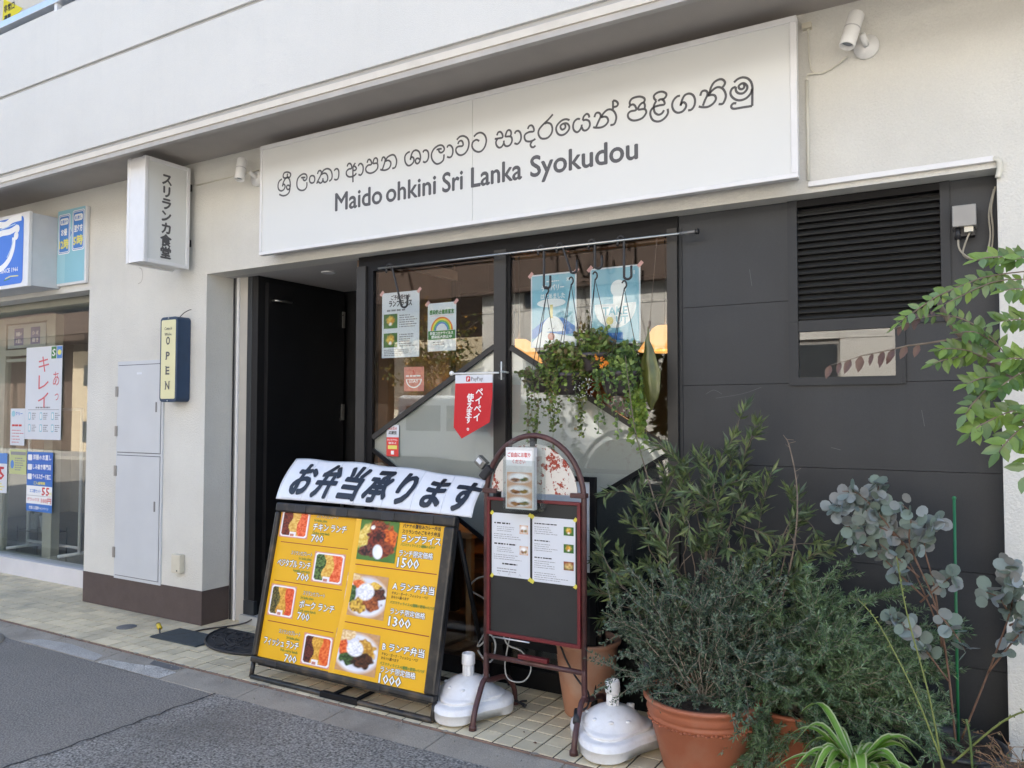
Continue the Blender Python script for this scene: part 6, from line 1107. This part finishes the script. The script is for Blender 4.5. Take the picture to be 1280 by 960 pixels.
# big pitcher-shaped hanging leaf
t = thing('hanging_leaf_ornament', 'drop shaped green and brown leaf hanging at the right of the window plants', 'ornament'); mb = MB(); prof = [(.003, 1.935), (.006, 1.90), (.013, 1.865), (.025, 1.82), (.040, 1.77), (.050, 1.715), (.050, 1.67), (.042, 1.62), (.030, 1.58), (.016, 1.545), (.003, 1.52)]
mb.lathe(prof, (0, 0, 0), 28, fr=lambda th, z: 1+.05*math.sin(2*th)); mb.v = [(-1.438+x+.010*math.sin(z*9)+.004*math.sin(z*60), 3.735+y*(.35+.25*math.cos(x*90)), z) for x, y, z in mb.v]; pm_ = mb.build('leaf_body', mat('mottled green brown leaf', (.13, .14, .035), .32, .55, 9, stain=(.20, .10, .03), ss=8, sa=.7, trans=.2, coat=.3), t); MB().tube([(-1.44, 3.735, 1.925), (-1.437, 3.737, 1.965)], .006, 8).tube([(-1.437, 3.737, 1.965), (-1.42, 3.80, 2.395)], .0013, 4).build('stem', BARK, t)

gl_ = thing('leafy_tuft', 'tuft of broad yellow green leaves hanging below the drop shaped leaf', 'plant'); fo = MB(); st = MB(); rq = random.Random(15)
for i in range(16):
    P = spline([(-1.50+rq.uniform(-.05, .03), 3.73+rq.uniform(-.03, .03), 1.63), (-1.50+rq.uniform(-.05, .05), 3.72, 1.52), (-1.49+rq.uniform(-.06, .05), 3.71, rq.uniform(1.30, 1.48))], 5); st.tube(P, .0012, 4)
    for k in range(16): p, d = at_path(P, rq.random()); fo.col = lc(rq, [(.20, .30, .05), (.13, .22, .04), (.27, .34, .08)]); leaf(fo, p, unit(rv(rq)+Vector((0, -.3, -.6))), unit(Vector((0, -1, .4))+rv(rq, .4)), rq.uniform(.024, .045), rq.uniform(.014, .024), .12, 'obovate')
st.build('stem', STEMG, gl_); fo.build('foliage', LEAF, gl_, colattr=True)
# ------------------------------------------------------------------ across the street (seen only in the window reflections)
o1 = thing('office_building', 'grey panelled building across the street, reflected in the restaurant window', 'building'); PNL = mat('grey facade panel', (.62, .60, .56), .7, .05, 1)
box((-10.9, -20, 0), (7, -9.06, 9), 'wall', mat('panel joint', (.34, .32, .30), .8, .05, 2), o1)
pm = MB().box((.006, 0, .006), (1.194, .06, .994)); pr_ = pm.build('facade_panel', PNL, o1); pmesh = pr_.data; D.objects.remove(pr_)
for i in range(15):
    for j in range(9):
        if (i in (1, 6, 11) and j in (2, 4, 6)): q = box((-10.9+i*1.2+.05, -9.06, j*1.0+.1), (-10.9+i*1.2+1.15, -9.02, j*1.0+.9), 'window', mat('far window', (.05, .06, .07), .1, .1, 1), o1); continue
        q = D.objects.new('facade_panel', pmesh); COL.objects.link(q); q.parent = o1; q.location = (-10.9+i*1.2, -9.06, j*1.0)
wk = thing('reflection_backdrop', 'added dark brown walkway high over the far pavement, reflected in the windows', 'backdrop'); WB = mat('walkway brown', (.10, .07, .055), .7, .15, 1)  # unseen brown band, added so the upper part of the window reflections stays dark
box((-60, -8.95, 4.45), (8, -8.72, 5.9), 'brown_band', WB, wk); box((-60, -24, 0), (-22, -21.5, 8), 'dark_backdrop', WB, wk); box((-60, -14, 0), (-31.3, -10.5, 6), 'dark_backdrop', WB, wk)  # the two boxes behind are added to keep bright sky out of the reflections
for x in (-44, -36, -20, -4.5, 4): box((x, -8.95, 0), (x+.3, -8.74, 4.45), 'column', WB, wk)
od = thing('added_brown_block', 'added dark brown block across the street, faintly reflected left of the menu poster', 'building'); box((-21, -19, 0), (-16.1, -11.6, 6), 'wall', mat('dark brown render far', (.05, .035, .025), .8, .1, 1), od)  # unseen dark block, added so the glass shows no bright reflection here
o2 = thing('cream_building', 'low cream building across the street, reflected at the left of the window', 'building'); CRM = mat('cream render far', (.62, .52, .36), .8, .06, 1)
box((-16, -19, 0), (-12.2, -12, 3.8), 'wall', CRM, o2)
for x in (-15.2, -13.6): q = box((x, -12, 1.2), (x+.8, -11.97, 2.4), 'window', mat('far window', (0, 0, 0)), o2); box((x-.08, -12, 1.1), (x+.88, -11.94, 1.2), 'sill', CRM, q)
for x in (-16.0, -14.2, -12.6): box((x, -12, 0), (x+.4, -11.8, 3.75), 'pilaster', mat('pale pilaster', (.72, .66, .54), .8, .05, 1), o2)
o3 = thing('orange_building', 'tan apartment building across the street, reflected in the cleaning shop glass', 'building'); box((-31.2, -20, 0), (-24, -10, 3.95), 'wall', mat('tan render far', (.50, .42, .30), .8, .05, 1), o3)
for x in (-30.4, -28.6, -26.8):
    for z in (.4, 2.6): box((x, -10, z), (x+.9, -9.97, z+.8), 'window', mat('far window', (0, 0, 0)), o3)
vn = thing('delivery_van', 'white delivery van parked across the street, reflected in the frosted diamond', 'van'); VW = mat('van white paint', (.75, .76, .75), .3, .03, 1, coat=.5); vx, vy = -10.9, -5.6
MB().prism([(vx, vy, .35), (vx+4.5, vy, .35), (vx+4.5, vy, .95), (vx+4.2, vy, 1.05), (vx+3.5, vy, 1.85), (vx+.1, vy, 1.9), (vx, vy, 1.1)], (0, -1.65, 0)).build('body', VW, vn, bevel=.06)
for a, b in ((.3, 1.2), (1.35, 2.35), (2.5, 3.5)): box((vx+a, vy-.01, 1.15), (vx+b, vy+.012, 1.68), 'window', mat('far window', (0, 0, 0)), vn, bevel=.02)
for a in (.8, 3.6):
    for yy in (vy+.02, vy-1.5):
        wl = MB().tube([(vx+a, yy-.18, .31), (vx+a, yy, .31)], .31, 24).build('wheel', BLACKR, vn); MB().tube([(vx+a, yy, .31), (vx+a, yy+.012, .31)], .18, 20).build('rim', ALU, wl)
def far_tree(x, y, h, seed, label):
    rq = random.Random(seed); t = thing('street_tree', label, 'tree', 'street trees across the road'); st = MB(); fo = MB(); st.tube([(x, y, 0), (x+.05, y, h*.5), (x, y, h*.75)], [.11, .08, .05], 8)
    for i in range(26):
        P = path((x, y, h*rq.uniform(.35, .75)), (x+rq.uniform(-1.2, 1.2), y+rq.uniform(-.9, .9), h*rq.uniform(.6, 1.05)), rq, 6, .08); st.tube(P, [.025, .02, .016, .012, .009, .007, .005], 5)
        for k in range(60): p, d = at_path(P, .3+.7*rq.random()); fo.col = lc(rq, [(.16, .16, .03), (.30, .16, .03), (.08, .12, .03)]); leaf(fo, p+rv(rq, .1), unit(rv(rq)), unit(rv(rq)), .11, .07)
    st.build('trunk', BARK, t); fo.build('crown', LEAF, t, colattr=True)
far_tree(-11.7, -8.2, 4.2, 1, 'autumn street tree across the road, reflected in the left window pane'); far_tree(-7.3, -7.6, 3.6, 2, 'second street tree across the road, reflected in the right window pane')
struct(box((-60, -9.0, -.02), (40, -7.0, .10), 'far_pavement', mat('far pavement', (.30, .29, .27), .8, .1, 2)))

# ------------------------------------------------------------------ put every Empty at the base of its thing
bpy.context.view_layer.update()
for e in [o for o in SC.objects if o.type == 'EMPTY' and not o.parent]:
    pts = []
    def rec(o):
        for ch in o.children:
            if ch.type == 'MESH': pts.extend(ch.matrix_world @ Vector(c) for c in ch.bound_box)
            rec(ch)
    rec(e)
    if not pts: continue
    lo = Vector((min(p.x for p in pts), min(p.y for p in pts), min(p.z for p in pts))); hi = Vector((max(p.x for p in pts), max(p.y for p in pts), max(p.z for p in pts)))
    loc = Vector(((lo.x+hi.x)/2, (lo.y+hi.y)/2, lo.z)); e.location = loc; inv = Matrix.Translation(-loc)
    for ch in e.children: ch.matrix_parent_inverse = inv @ ch.matrix_parent_inverse
bpy.context.view_layer.update()
